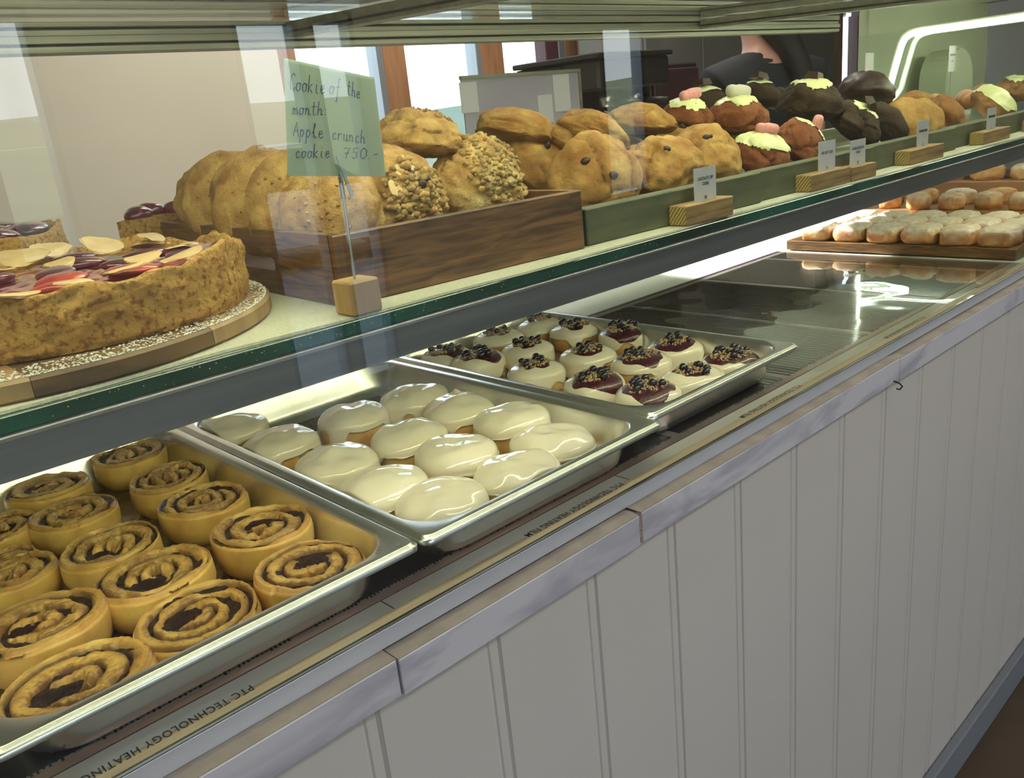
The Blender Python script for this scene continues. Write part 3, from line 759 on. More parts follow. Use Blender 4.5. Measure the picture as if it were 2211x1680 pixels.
rolls = [  # px, py of the top face, rx, ry, h, turns, hole, description
    (168, 1468, .0475, .043, .050, 2.9, 1.0, 'large cinnamon roll with a raised square centre and dark hollow, front left of its pan'),
    (428, 1325, .044, .044, .050, 3.6, 1.0, 'cinnamon roll with many thin ridges and a black centre hole, front row middle'),
    (672, 1218, .044, .043, .050, 3.3, 1.0, 'cinnamon roll with glossy dark hollow beside the front right pan corner'),
    (85, 1335, .046, .043, .050, 2.9, 0.6, 'cinnamon roll cut off by the photo edge, directly behind the largest front roll'),
    (328, 1230, .046, .044, .050, 3.2, 0.9, 'cinnamon roll with dark slot above a pale ledge, second row middle'),
    (562, 1130, .043, .044, .050, 3.0, 0.7, 'cinnamon roll with wide glossy dark middle, second row against the right pan wall'),
    (25, 1232, .036, .036, .040, 2.6, 0.3, 'small half-hidden cinnamon roll with folded side at the left photo edge, third row'),
    (235, 1172, .040, .042, .048, 3.0, 0.7, 'cinnamon roll with two small dark pits, third row middle'),
    (437, 1072, .042, .043, .048, 3.4, 0.3, 'flat oval cinnamon roll with tight spiral, third row by the right pan wall'),
    (155, 1100, .040, .042, .046, 2.8, 0.5, 'yellow cinnamon roll split at its side seam, fourth row middle'),
    (360, 1025, .038, .041, .048, 3.2, 0.4, 'cinnamon roll with fine round spiral, fourth row by the right pan wall'),
    (100, 1045, .041, .040, .046, 2.6, 0.7, 'bright yellow cinnamon roll with one shiny black pit, back row left'),
    (275, 975, .040, .040, .046, 2.8, 0.6, 'bright yellow cinnamon roll just under the shelf rail, back row right'),
    (-8, 1135, .034, .036, .044, 2.8, 0.4, 'sliver of a cinnamon roll at the left photo edge, fourth row'),
]
for i, (px, py, rx, ry, h, tn, ho, lb) in enumerate(rolls):
    p = at_z(px, py, BZ + h); x, y = p[0], p[1]
    h = h * 0.76; p = at_z(px, py, BZ + h); x, y = p[0], p[1] + (0.004 if i < 3 else 0)
    cinnamon_roll(x, y, BZ - 0.0008, 11 + i * 3, lb, rx * 1.02, ry * 1.0, h, turns=tn, hole=ho, d=1 if i % 3 else -1, lean=0.002 * math.sin(i * 2.1), brown=0.85 if i < 6 else (0.5 if i < 11 else 0.1))  # front rows browner, back rows yellower: daylight and lamp tint put into dough colour
for px, py, lb in ((20, 1205, 'small torn end of a cinnamon roll between larger rolls at the left edge'),):
    p = at_z(px, py, 0.05); cinnamon_roll(p[0] - 0.004, p[1], BZ - 0.0008, 71, lb, 0.026, 0.026, 0.030, turns=2, hole=0.2, detail=(30, 80))


def dome(seed, rx, ry, z0, H, pw=0.75, drip=(0.35, 0.8), nt_=72, nr=34, lip=0.0022, wob=1.0, bare=None):
    """icing cap: a rounded dome whose lower hem runs down unevenly"""
    g = np.random.default_rng(seed)
    th = np.linspace(0, 2 * np.pi, nt_, endpoint=False)
    cs = np.stack([np.cos(th), np.sin(th), np.full(nt_, seed * 1.7)], 1)
    hem = drip[0] + (drip[1] - drip[0]) * np.clip(0.45 + 1.5 * fbm(cs, 1.1, 2, seed), 0, 1)   # 0..1 of the body height
    if bare is not None: hem = hem * (1 - np.exp(-(np.angle(np.exp(1j * (th - bare))) / 0.60) ** 4)) - 0.10 * np.exp(-(np.angle(np.exp(1j * (th - bare))) / 0.60) ** 4)
    outl = 1 + 0.03 * wob * fbm(cs, 1.0, 2, seed + 4)
    V = []
    for i in range(nr):
        s = i / (nr - 1)
        a = min(s / 0.62, 1) * math.pi / 2
        rr = math.sin(a) ** 0.9; zz = math.cos(a) ** pw
        if s <= 0.62:
            r = rr * np.ones(nt_); z = z0 + H * zz * np.ones(nt_)
        else:
            q = (s - 0.62) / 0.38
            r = 1 + 0.015 * math.sin(q * math.pi) * np.ones(nt_); z = z0 - hem * z0 * q * 0.9
            if q > 0.9: r = r - (q - 0.9) * 10 * lip / rx
        P = np.stack([np.cos(th) * r, np.sin(th) * r, np.full(nt_, s)], 1)
        n = 0.0013 * wob * fbm(P, 1.6, 2, seed + 8)
        V.append(np.stack([np.cos(th) * rx * r * outl, np.sin(th) * ry * r * outl, z + n * (1 - s * 0.5)], 1))
    return np.array(V).reshape(-1, 3), grid_faces(nr, nt_)[:, ::-1]


def bun_body(seed, rx, ry, h, detail=(10, 56)):
    nt_ = detail[1]; th = np.linspace(0, 2 * np.pi, nt_, endpoint=False)
    cs = lambda z: np.stack([np.cos(th), np.sin(th), np.full(nt_, z + seed)], 1)
    na = (seed * 1.37) % 6.28; dth = np.angle(np.exp(1j * (th - na))); notch = np.where(dth > 0, np.exp(-dth * 2.2), 0) * 0.10
    out = 1 + 0.03 * fbm(cs(0), 1, 2, seed) - notch
    V = []
    for s, z in ((0.0, 0.0), (0.80, 0.0), (0.9, 0.004), (0.97, 0.3 * h), (0.985, 0.6 * h), (0.97, 0.85 * h), (0.90, 0.96 * h), (0.75, h), (0.4, h), (0, h)):
        V.append(np.stack([np.cos(th) * rx * s * out, np.sin(th) * ry * s * out, np.full(nt_, z)], 1))
    V = np.array(V); fc = grid_faces(len(V), nt_)
    c = np.zeros(V.shape); w = np.clip(0.4 + 0.6 * fbm(V.reshape(-1, 3) + seed, 50, 2, seed), 0, 1).reshape(V.shape[:2])[..., None]
    c[:] = np.array([0.74, 0.48, 0.16]) * (1 - w) + np.array([0.50, 0.25, 0.07]) * w
    dk = np.exp(-(notch - 0.09) ** 2 / 0.0006)[None, :, None] * 0.7; c = c * (1 - dk) + np.array([0.12, 0.05, 0.03]) * dk
    return V.reshape(-1, 3), fc, c.reshape(-1, 3)


iced = [(497, 912, 'iced bun half hidden by the shelf rail, back left corner of the iced pan'),
        (600, 940, 'iced bun second from the back along the left wall of the iced pan'),
        (757, 885, 'tall iced bun above a dark gap, back row middle of the iced pan'),
        (893, 845, 'iced bun nearest the empty dirty back of the pan, against the right wall'),
        (990, 868, 'iced bun with a small raised icing peak, second from the back at right'),
        (722, 982, 'iced bun with orange-tinted reflections, third from the front along the left wall'),
        (880, 925, 'iced bun with a big sky highlight in the centre of the iced pan'),
        (1100, 888, 'round iced bun by the right wall, third from the front'),
        (982, 962, 'bumpy iced bun with a thick drip at its left, third row middle'),
        (825, 1032, 'iced bun second from the front along the left wall'),
        (1190, 935, 'wide iced bun with two bare gaps, in the front right corner of its pan'),
        (1115, 1000, 'iced bun with brown filling showing at both ends, front row middle'),
        (953, 1062, 'iced bun in the front left corner, dough bare along its lower edge')]
for i, (px, py, lb) in enumerate(iced):
    hh = 0.033; H = 0.018
    p = at_z(px, py, BZ + hh + H * 0.55)
    t = thing('iced_bun', lb, 'iced bun', (p[0], p[1], BZ - 0.002), 0, 'white iced buns in the steel pan')
    rx, ry = 0.0445 + 0.001 * math.sin(i * 3), 0.0425 + 0.0015 * math.sin(i * 5)
    V, fc, c = bun_body(30 + i, rx, ry, hh); V = press(V, p[0], p[1], BZ - 0.002, PANS[1]); mk('bun', V, fc, 'dough', t, True, c)
    V, fc = dome(60 + i, rx * 1.035, ry * 1.035, hh - 0.004, H + 0.003, 0.74, (-0.10, 0.95), wob=2.6, bare=[-1.3, -1.6, -1.5, None, -1.9, None, -1.7, -1.9, -1.2, -1.6, -1.1, -2.9, -2.6][i])
    if i == 4:
        q = np.exp(-(((V[:, 0] - 0.012) / 0.006) ** 2 + ((V[:, 1] - 0.018) / 0.006) ** 2)); V[:, 2] += 0.006 * q
    V = press(V, p[0], p[1], BZ - 0.002, PANS[1]); mk('icing', V, fc, 'icing', t, True)

# blueberry buns
bv, bf = ico(2)
bv2 = bv.copy(); top = bv2[:, 2] > 0.86; bv2[top, 2] = 0.80
berry_me = None
def crumbs_mesh(g, n, R1, zf, size=0.0016):
    """irregular crumble grains scattered over a surface, zf(x,y) gives its height"""
    v0, f0 = ico(1); V = []; Fx = []
    for k in range(n):
        a = g.uniform(0, 6.28); r = R1 * math.sqrt(g.uniform(0, 1)); x, y = r * math.cos(a), r * math.sin(a) * 0.8
        s = size * g.uniform(0.5, 1.3); q = v0 * (1 + 0.25 * g.normal(size=(len(v0), 1))) * s * np.array([1, g.uniform(.6, 1), g.uniform(.6, 1)])
        V.append(q + [x, y, zf(x, y) + s * 0.4 + g.uniform(0, 0.0022)]); Fx.append(f0 + k * len(v0))
    return np.concatenate(V), np.concatenate(Fx)


blue = [(1165, 692, 'blueberry bun with almost bare icing, farthest back right of its pan', 0), (1240, 702, 'blueberry bun with scattered berries, back of the pan along the right wall', 1),
        (1345, 708, 'blueberry bun with a tall heap of berries and jam by the right wall', 3), (1075, 718, 'blueberry bun with pinkish crumble, partly hidden by the shelf rail', 1),
        (962, 757, 'blueberry bun with red jam at the back left, cut by the shelf rail', 2), (1030, 765, 'blueberry bun with wet dark berries by the left wall, third from the front', 2),
        (1137, 742, 'blueberry bun with small neat pile of crumble, middle column', 1), (1268, 755, 'blueberry bun with long flat crumble patch, middle column', 1),
        (1455, 738, 'low blueberry bun with purple jam by the right wall, second from the front', 2), (1382, 768, 'blueberry bun with broad berry crumble, middle column second from the front', 2),
        (1155, 787, 'blueberry bun with wide bare golden side, against the left wall', 1), (1578, 765, 'blueberry bun in the front right corner with jam running down', 3),
        (1282, 812, 'blueberry bun with large purple jam stain on its side, left wall second from the front', 3), (1495, 800, 'blueberry bun with bare golden side, front row middle', 1),
        (1400, 835, 'blueberry bun in the front left corner with wet berries and crumble', 3)]
for i, (px, py, lb, jam) in enumerate(blue):
    hh = 0.028; H = 0.013; g = np.random.default_rng(200 + i)
    p = at_z(px, py, BZ + hh + H * 0.6)
    t = thing('blueberry_bun', lb, 'blueberry bun', (p[0], p[1], BZ - 0.002), 0, 'blueberry topped buns in the steel pan')
    rx, ry = 0.041 + 0.001 * math.sin(i * 3), 0.039 + 0.0015 * math.sin(i * 5)
    V, fc, c = bun_body(130 + i, rx, ry, hh); V = press(V, p[0], p[1], BZ - 0.002, PANS[2]); mk('bun', V, fc, 'dough', t, True, c)
    zi, Hi = hh - 0.004, H + 0.004
    V, fc = dome(160 + i, rx * 1.035, ry * 1.035, zi, Hi, 0.8, (-0.05, 0.85), wob=1.2, nt_=56, nr=26); V = press(V, p[0], p[1], BZ - 0.002, PANS[2]); mk('icing', V, fc, 'icing', t, True)
    zf = lambda x, y: zi + Hi * max(0.0, 1 - (x / rx) ** 2 - (y / ry) ** 2) ** 0.42
    jr = 0.55 + 0.09 * jam
    if jam:  # jam patch, running over the front side
        Vj = V.reshape(26, 56, 3)[:22].copy(); th = np.linspace(0, 2 * np.pi, 56, endpoint=False)
        frn = np.exp(-(np.angle(np.exp(1j * (th + 1.9 + 0.5 * math.sin(i)))) / (0.22 + 0.11 * jam)) ** 2)
        lim = np.clip(0.20 + 0.06 * jam + 0.12 * fbm(np.stack([np.cos(th), np.sin(th), np.full(56, i)], 1), 1.6, 2, i) + 0.17 * max(0, jam - 1) * frn, 0, 0.85)
        out = []
        for a in range(22):
            s = a / 21 * lim * 25
            i0 = np.clip(np.floor(s).astype(int), 0, 24); fr_ = (s - i0)[:, None]
            G = V.reshape(26, 56, 3); q = G[i0, np.arange(56)] * (1 - fr_) + G[np.minimum(i0 + 1, 25), np.arange(56)] * fr_
            k = 0.0012 * (1 - (a / 21) ** 4) - 0.0003
            nn = q - np.array([0, 0, zi * 0.5]); nn /= np.linalg.norm(nn, axis=1)[:, None]
            out.append(q + nn * k)
        mk('berry_jam', np.array(out).reshape(-1, 3), grid_faces(22, 56)[:, ::-1], 'jam', t, True)
    V, fc = crumbs_mesh(g, 170 + 50 * jam, rx * (0.56 + 0.06 * jam), zf); o = mk('crumble', V, fc, 'crumble', t); o['kind'] = 'stuff'
    for k in range(5 + 2 * jam):
        a = g.uniform(0, 6.28); r = rx * g.uniform(0.18, 0.60); x, y = r * math.cos(a), r * math.sin(a); s = g.uniform(0.0042, 0.0060)
        if berry_me is None:
            ob = mk('blueberry', bv2, bf, 'blueberry', t, True); berry_me = ob.data
        else:
            ob = bpy.data.objects.new('blueberry', berry_me); COL.objects.link(ob); ob.parent = t
        ob.scale = (s, s, s * 0.9); ob.location = (x, y, zf(x, y) + s * 0.75); ob.rotation_euler = (g.uniform(-.6, .6), g.uniform(-.6, .6), 0)


# ---- cookies
def cookie_mesh(seed, r, h, k=4, cracks=10, lump=0.10, crack_d=0.13, base=(0.62, 0.41, 0.13), tan=(0.46, 0.25, 0.075), light=None, rough=0.02, flat=0.45):
    V, fc = ico(k); N = V.copy()
    w = worley(N + 0.12 * np.stack([fbm(N, 2, 2, seed + q) for q in (1, 2, 3)], 1), cracks, seed)
    mask = np.clip(0.5 + 0.9 * fbm(N, 0.9, 2, seed + 50), 0, 1)
    cr = np.exp(-(w / (0.035 if k > 4 else 0.06)) ** 2) * mask
    d = 1 + lump * 1.25 * fbm(N, 1.5, 3, seed) + rough * fbm(N, 8, 3, seed + 7) - crack_d * cr
    P = N * d[:, None]
    z = P[:, 2]; P[:, 2] = np.where(z > 0, z, z * flat)
    P = P * np.array([r, r, h]); P[:, 2] += h * flat * 0.9
    cc = np.clip(0.5 + 0.6 * fbm(N, 2, 3, seed + 21), 0, 1)[:, None]
    c = np.array(base) * (1 - cc) + np.array(tan) * cc
    if light is not None:
        l = np.clip(fbm(N, 1.2, 3, seed + 70) * 1.5 + 0.2, 0, 1)[:, None]; c = c * (1 - l) + np.array(light) * l
    c = c * (1 - 0.55 * cr[:, None])
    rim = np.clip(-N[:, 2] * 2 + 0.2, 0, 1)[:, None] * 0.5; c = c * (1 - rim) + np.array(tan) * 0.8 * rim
    return P, fc, c


def place(name, label, cat, x, y, z, rot, group, V, fc, c, m='cookie', part='dough'):
    t = thing(name, label, cat, (x, y, z), 0, group); t.rotation_euler = rot
    mk(part, V, fc, m, t, True, c)
    return t


CR = 'apple crunch cookies in the walnut crate'
def surf_pt(V, d):
    """point of mesh V farthest along / nearest to direction d"""
    d = np.array(d, float); d /= np.linalg.norm(d); n = V / np.linalg.norm(V, axis=1)[:, None]; i = int(np.argmax(n @ d)); return V[i]


def cookie_at(px, py, y, r, h, seed, label, group, kind='chip', rot=(0, 0, 0), name=None, k=4, **kw):
    """cookie centre at the sight line through px,py at depth y"""
    p = at_y(px, py, y)
    V, fc, c = cookie_mesh(seed, r, h, k, **kw)
    V[:, 2] -= h * 0.45
    t = place(name or 'cookie', label, 'cookie', p[0], p[1], p[2], rot, group, V, fc, c, 'cookie_crumb' if kind == 'apple' else 'cookie')
    return t, V


def chips(t, V, g, n, size=0.005, name='chocolate_chip', m='choc', dirs=None):
    v0, f0 = ico(2); q = v0 * (1 + 0.12 * vnoise(v0, 2, int(g.integers(99)))[:, None]); me = None
    for k in range(n):
        d = dirs[k] if dirs else (g.uniform(-1, 0.6), g.uniform(-1.2, -0.2), g.uniform(-0.1, 1))
        P = surf_pt(V, d); s = size * g.uniform(0.7, 1.3)
        if me is None: o = mk(name, q, f0, m, t, True); me = o.data
        else: o = bpy.data.objects.new(name, me); COL.objects.link(o); o.parent = t
        o.scale = (s, s * 0.8, s * 0.7); o.location = tuple(P * 0.985); o.rotation_euler = (g.uniform(0, 3), g.uniform(0, 3), 0)


def almond_flake(s, seed):
    g = np.random.default_rng(seed); n = 18; V = []
    for z in (-0.0006, 0.0006):
        for k in range(n):
            a = 2 * math.pi * k / n; r = s * (1 + 0.06 * g.normal()) * (1 - 0.25 * max(0, math.cos(a)) ** 3 * 0)
            x = r * math.cos(a) * 1.3; V.append((x, r * math.sin(a) * (1 - 0.25 * x / s / 1.3), z + 0.0009 * math.cos(a * 2)))
    Fc = [tuple(range(n))[::-1], tuple(range(n, 2 * n))] + [(k, (k + 1) % n, n + (k + 1) % n, n + k) for k in range(n)]
    return np.array(V), Fc


def grains(t, V, g, n, dirv, spread, size, m='cookie_crumb', name='crunch_topping', col=(0.70, 0.50, 0.20)):
    """crumbly topping grains clustered on one side of a cookie"""
    v0, f0 = ico(2); out = []; fo = []; cs = []; Nn = V / np.linalg.norm(V, axis=1)[:, None]
    d0 = np.array(dirv, float); d0 /= np.linalg.norm(d0); cand = np.where(Nn @ d0 > spread)[0]
    if not len(cand): return
    for k in range(n):
        P = V[g.choice(cand)]; s = size * g.uniform(0.35, 1.3)
        q = v0 * (1 + 0.28 * vnoise(v0 + k, 2.0, k)[:, None]) * s * np.array([1, g.uniform(.6, 1), g.uniform(.5, .9)])
        q = q @ rotm(g.uniform(0, 3), g.uniform(0, 3), 0).T
        out.append(q + P * 0.995); fo.append(f0 + k * len(v0)); cs.append(np.tile(np.array(col) * g.uniform(0.6, 1.1), (len(v0), 1)))
    o = mk(name, np.concatenate(out), np.concatenate(fo), m, t, True, np.concatenate(cs)); o['kind'] = 'stuff'


# walnut crate
crA = at_z(730, 670, LZ); crA2 = at_z(1260, 542, LZ)
cx0, cx1, cyf = 0.344, 0.608, 0.571
cr_ = thing('walnut_crate', 'dark walnut crate with side handle holes holding apple crunch cookies', 'crate', (cx0, cyf, LZ), -0.055)
CL, CD, CH, TH = 0.268, 0.41, 0.056, 0.0085
box('front_board', (0, 0, 0), (CL, TH, CH), 'walnut', cr_, 0.0012)
box('back_board', (0, CD - TH, 0), (CL, CD, CH), 'walnut', cr_, 0.0012)
box('bottom_board', (TH, TH, 0.0005), (CL - TH, CD - TH, 0.006), 'walnut', cr_)
def side_board(x):
    # plank with an oval handle hole
    y0, y1 = TH + 0.0001, CD - TH - 0.0001; hy0, hy1, hz0, hz1 = 0.112, 0.215, 0.018, 0.041
    n = 12; hole = []
    for k in range(4 * n):
        a = 2 * math.pi * k / (4 * n); ca, sa = math.cos(a), math.sin(a); e = 0.45
        hole.append(((hy0 + hy1) / 2 + (hy1 - hy0) / 2 * abs(ca) ** e * math.copysign(1, ca), (hz0 + hz1) / 2 + (hz1 - hz0) / 2 * abs(sa) ** e * math.copysign(1, sa)))
    outer = []
    for (a, b) in hole:
        dy, dz = a - (hy0 + hy1) / 2, b - (hz0 + hz1) / 2
        ty = ((y1 - (hy0 + hy1) / 2) if dy > 0 else (y0 - (hy0 + hy1) / 2)) / dy if abs(dy) > 1e-6 else 1e9
        tz = ((CH - (hz0 + hz1) / 2) if dz > 0 else (0 - (hz0 + hz1) / 2)) / dz if abs(dz) > 1e-6 else 1e9
        q = min(ty, tz); outer.append(((hy0 + hy1) / 2 + dy * q, (hz0 + hz1) / 2 + dz * q))
    # snap the four nearest ring points to the corners
    for c0 in ((y0, 0), (y0, CH), (y1, 0), (y1, CH)):
        j = min(range(len(outer)), key=lambda q: math.hypot(outer[q][0] - c0[0], outer[q][1] - c0[1])); outer[j] = c0
    V = []
    for xx in (x, x + TH):
        V += [(xx, a, b) for a, b in hole]; V += [(xx, a, b) for a, b in outer]
    N = len(hole); Fc = []
    for k in range(N):
        k2 = (k + 1) % N
        Fc.append((k, k2, N + k2, N + k)); Fc.append((2 * N + k, 3 * N + k, 3 * N + k2, 2 * N + k2))
        Fc.append((k, 2 * N + k, 2 * N + k2, k2)); Fc.append((N + k, N + k2, 3 * N + k2, 3 * N + k))
    mk('side_board', V, Fc, 'walnut', cr_)
side_board(0.0); side_board(CL - TH)

apple = dict(kind='apple', base=(0.64, 0.43, 0.14), tan=(0.48, 0.27, 0.08))
def ap(px, py, y, r, h, seed, label, rot=(0, 0, 0), k=4, **kw):
    return cookie_at(px, py, y, r, h, seed, label, CR, rot=rot, name='apple_crunch_cookie', k=k, **{**apple, **kw})
g = np.random.default_rng(5)
t, V = ap(905, 305, 0.70, 0.047, 0.032, 301, 'tan domed apple cookie lying on top of the others in the crate', (0.15, 0.12, 0.3), 5, cracks=16, lump=0.10)
grains(t, V, g, 60, (0.2, -0.3, 1), 0.80, 0.0022, col=(0.50, 0.30, 0.09))
t, V = ap(852, 430, 0.655, 0.048, 0.040, 302, 'broken apple cookie with gooey filling behind the handwritten card clip', (1.15, 0, -0.25), 5, cracks=16, light=(0.66, 0.46, 0.16))
grains(t, V, g, 260, (0.3, -0.2, 0.85), 0.62, 0.0040, col=(0.62, 0.42, 0.15)); chips(t, V, g, 4, 0.005, 'raisin', dirs=[(0.3, -0.1, 0.9), (0.5, 0.1, 0.7), (0.2, 0.2, 0.8), (0.45, -0.3, 0.8)])
for k, dd in enumerate([(-0.25, -0.05, 0.9), (0.05, 0.3, 0.9), (0.25, 0.45, 0.7)]):
    Va, Fa = almond_flake(0.0075, k); o = mk('almond_flake', Va, Fa, 'almond', t); P = surf_pt(V, dd); o.location = tuple(P * 1.03); o.rotation_euler = (0.2 * k, 0.3, k)
t, V = ap(1035, 398, 0.655, 0.048, 0.042, 303, 'pale crumb-coated apple cookie at the right end of the crate', (1.0, 0.1, -0.15), 5, cracks=16, light=(0.74, 0.58, 0.24))
grains(t, V, g, 320, (0.25, 0.1, 0.9), 0.45, 0.0036, col=(0.66, 0.48, 0.18))
for i, (px, py, y, r, lb) in enumerate([(690, 452, 0.655, 0.046, 'apple cookie standing on edge just behind the card stand wire'), (617, 440, 0.70, 0.048, 'apple cookie on edge, second of the leaning row at the crate left'),
                                        (545, 432, 0.76, 0.050, 'apple cookie on edge, third of the leaning row at the crate left'), (478, 430, 0.84, 0.052, 'apple cookie on edge, last but one of the leaning row'),
                                        (452, 432, 0.90, 0.050, 'dark-edged apple cookie on edge at the rear left corner of the crate')]):
    t, V = ap(px + 25, py + 6, y, r, 0.026, 310 + i, lb, (1.28, 0.0, -0.75), 4, cracks=12)
    grains(t, V, g, 40, (0, 0, 1), 0.5, 0.0018, col=(0.58, 0.38, 0.13))
t, V = ap(600, 395, 0.86, 0.050, 0.030, 316, 'apple cookie lying across the leaning row behind the card', (0.3, 0.2, 0.1), 4, cracks=12)
t, V = ap(985, 470, 0.74, 0.046, 0.03, 318, 'apple cookie at the crate bottom below the two front cookies', (0.1, 0.1, 0.1), 3)

# chocolate chip cookies
CC = 'chocolate chip cookies in the green tray'
def cc(px, py, y, r, h, seed, label, rot=(0, 0, 0), n=5, k=4, **kw):
    t, V = cookie_at(px, py, y, r, h, seed, label, CC, rot=rot, name='chocolate_chip_cookie', k=k, **{**dict(cracks=14, lump=0.09), **kw})
    gg = np.random.default_rng(seed); 
    n = (n + 1) // 2
    if n: chips(t, V, gg, n, 0.0058, dirs=[(gg.uniform(-0.6, 0.6), gg.uniform(-0.7, 0.5), 1) for _ in range(n)])
    return t, V
cc(1282, 390, 0.640, 0.053, 0.040, 401, 'largest round chocolate chip cookie at the front left of the green tray', (1.15, 0, -0.55), 4, 5)
cc(1425, 372, 0.650, 0.046, 0.040, 402, 'twisted lumpy chocolate chip cookie, second in the front row', (1.05, 0.2, -0.3), 2, 5, lump=0.22)
cc(1525, 345, 0.655, 0.044, 0.038, 403, 'chocolate chip cookie directly behind its printed price card', (0.9, 0.0, -0.3), 3, 5, lump=0.14)
cc(1150, 355, 0.74, 0.048, 0.036, 404, 'chocolate chip cookie low at the back left of the green tray', (0.7, 0, 0.3), 1)
cc(1112, 285, 0.75, 0.048, 0.028, 405, 'smooth domed chocolate chip cookie on top, leftmost of the upper layer', (0.1, 0.25, 0.2), 0, 5, lump=0.07)
cc(1200, 312, 0.73, 0.035, 0.022, 406, 'small craggy chocolate chip cookie between two domed ones', (0.2, 0.5, 0.2), 1)
cc(1278, 292, 0.70, 0.044, 0.028, 407, 'chocolate chip cookie with a large chunk on its right, middle of the upper layer', (0.35, 0.35, 0.5), 4, 5)
cc(1385, 268, 0.72, 0.045, 0.027, 408, 'smooth yellow-brown chocolate chip cookie on top, rightmost of the upper layer', (0.1, 0.1, 0.2), 0, 5, lump=0.09)
cc(1462, 318, 0.74, 0.040, 0.03, 409, 'chocolate chip cookie peeking out behind the lumpy one', (0.2, 0.1, 0.2), 1, 3)
cc(1350, 350, 0.76, 0.044, 0.035, 410, 'chocolate chip cookie in the lower back, under the upper layer', (0.1, 0.1, 0.2), 1, 3)


# decorated cookies: icing blanket, gummy sweets, chocolate pieces
def blanket(t, V, dirv, spread, seed, thick=0.0016, m='icing_lime', name='icing_drizzle', k=4):
    """sheet of icing lying on one side of a cookie: the cookie's own surface pushed out where a noisy mask is on"""
    Nn = V / np.linalg.norm(V, axis=1)[:, None]; d0 = np.array(dirv, float); d0 /= np.linalg.norm(d0)
    _, fc = ico(k); f = Nn @ d0 - spread + 0.16 * fbm(Nn, 2.0, 2, seed)
    keep = f > 0; ff = fc[keep[fc].all(axis=1)]
    if not len(ff): return
    used = np.unique(ff); mp = -np.ones(len(V), int); mp[used] = np.arange(len(used))
    P = V[used] + Nn[used] * (thick * np.clip(f[used] * 22, 0, 1) ** 0.5)[:, None]
    return mk(name, P, mp[ff], m, t, True)


def gummy(t, P, rot, s=0.0082, m='gummy'):
    v, f = ico(3); V = v.copy(); V = np.sign(V) * np.abs(V) ** 0.7
    V = V * np.array([2.0, 1.0, 1.0]) * s; V[:, 1:] *= (1 - 0.20 * np.exp(-((np.abs(V[:, 0]) - 0.68 * s) / (0.22 * s)) ** 2))[:, None]
    o = mk('gummy_sweet' if m == 'gummy' else 'marshmallow', V, f, m, t, True); o.location = tuple(P); o.rotation_euler = rot; return o


def choc_piece(t, P, rot, s=0.012):
    pr = [(-1.25, 0), (1.25, 0), (0.95, 0.8), (-0.95, 0.8)]
    mb = MB(); b = [(-1.25, -0.9, 0), (1.25, -0.9, 0), (1.25, 0.9, 0), (-1.25, 0.9, 0), (-0.95, -0.65, 0.85), (0.95, -0.65, 0.85), (0.95, 0.65, 0.85), (-0.95, 0.65, 0.85)]
    mb.add([tuple(s * q for q in p) for p in b], [(3, 2, 1, 0), (4, 5, 6, 7), (0, 1, 5, 4), (1, 2, 6, 5), (2, 3, 7, 6), (3, 0, 4, 7)])
    o = mb.build('chocolate_piece', 'choc', t); o.location = tuple(P); o.rotation_euler = rot; return o


def sprinkles(t, V, dirv, spread, g, n=16):
    Nn = V / np.linalg.norm(V, axis=1)[:, None]; d0 = np.array(dirv, float); d0 /= np.linalg.norm(d0); c = np.where(Nn @ d0 > spread)[0]
    v0, f0 = ico(1); out = []; fo = []
    for k in range(n): out.append(v0 * 0.0007 + V[g.choice(c)] + Nn[c[0]] * 0 + d0 * 0.0016); fo.append(f0 + k * len(v0))
    o = mk('sprinkles', np.concatenate(out), np.concatenate(fo), 'sprinkle', t); o['kind'] = 'stuff'


PK = 'pink decorated cookies'; DK = 'dark chocolate cookies'
pinkc = dict(base=(0.38, 0.150, 0.055), tan=(0.24, 0.085, 0.032), cracks=14, lump=0.08)
darkc = dict(base=(0.085, 0.055, 0.028), tan=(0.040, 0.026, 0.014), cracks=18, lump=0.10)
def deco(px, py, y, r, h, seed, label, grp, style, rot, idir, spread, top=None, trot=(0, 0, 0), name='cookie', k=4, spr=True):
    t, V = cookie_at(px, py, y, r, h, seed, label, grp, rot=rot, name=name, k=k, **style)
    if idir is not None: blanket(t, V, idir, spread, seed, k=k)
    if top:
        P = surf_pt(V, idir); P = P + P / np.linalg.norm(P) * 0.006; trot = (trot[0], trot[1], trot[2] - 0.75 - rot[2])
        if top == 'gummy': gummy(t, P, trot)
        elif top == 'marsh': gummy(t, P, trot, 0.0095, 'marshmallow')
        else: choc_piece(t, P - P / np.linalg.norm(P) * 0.004, trot)
    if spr and idir is not None: sprinkles(t, V, idir, spread + 0.12, np.random.default_rng(seed))
    return t, V
deco(1485, 258, 0.74, 0.036, 0.032, 501, 'brown cookie with a pink gummy tilted on its left top', PK, pinkc, (0.1, 0.1, 0.0), (-0.35, -0.2, 1), 0.62, 'gummy', (0, -0.3, 0.3), 'pink_lady_cookie')
deco(1592, 262, 0.70, 0.043, 0.038, 502, 'tall brown cookie crowned with a pale sugared sweet and thin icing drips', PK, pinkc, (0.1, 0.05, 0.0), (-0.1, 0, 1), 0.70, 'marsh', (0, 0.05, 0.3), 'pink_lady_cookie', 5)
deco(1640, 340, 0.645, 0.040, 0.034, 503, 'front brown cookie with speckled icing and pink gummy on top', PK, pinkc, (0.7, 0.0, -0.2), (0.15, 0.45, 1), 0.45, 'gummy', (-0.6, -0.15, 0.1), 'pink_lady_cookie', 5)
deco(1722, 318, 0.640, 0.040, 0.036, 504, 'craggy brown cookie with icing and gummy on its right side', PK, pinkc, (0.8, 0.2, 0.3), (0.40, 0.15, 0.9), 0.66, 'gummy', (0.3, 0.9, 0.2), 'pink_lady_cookie', 5)
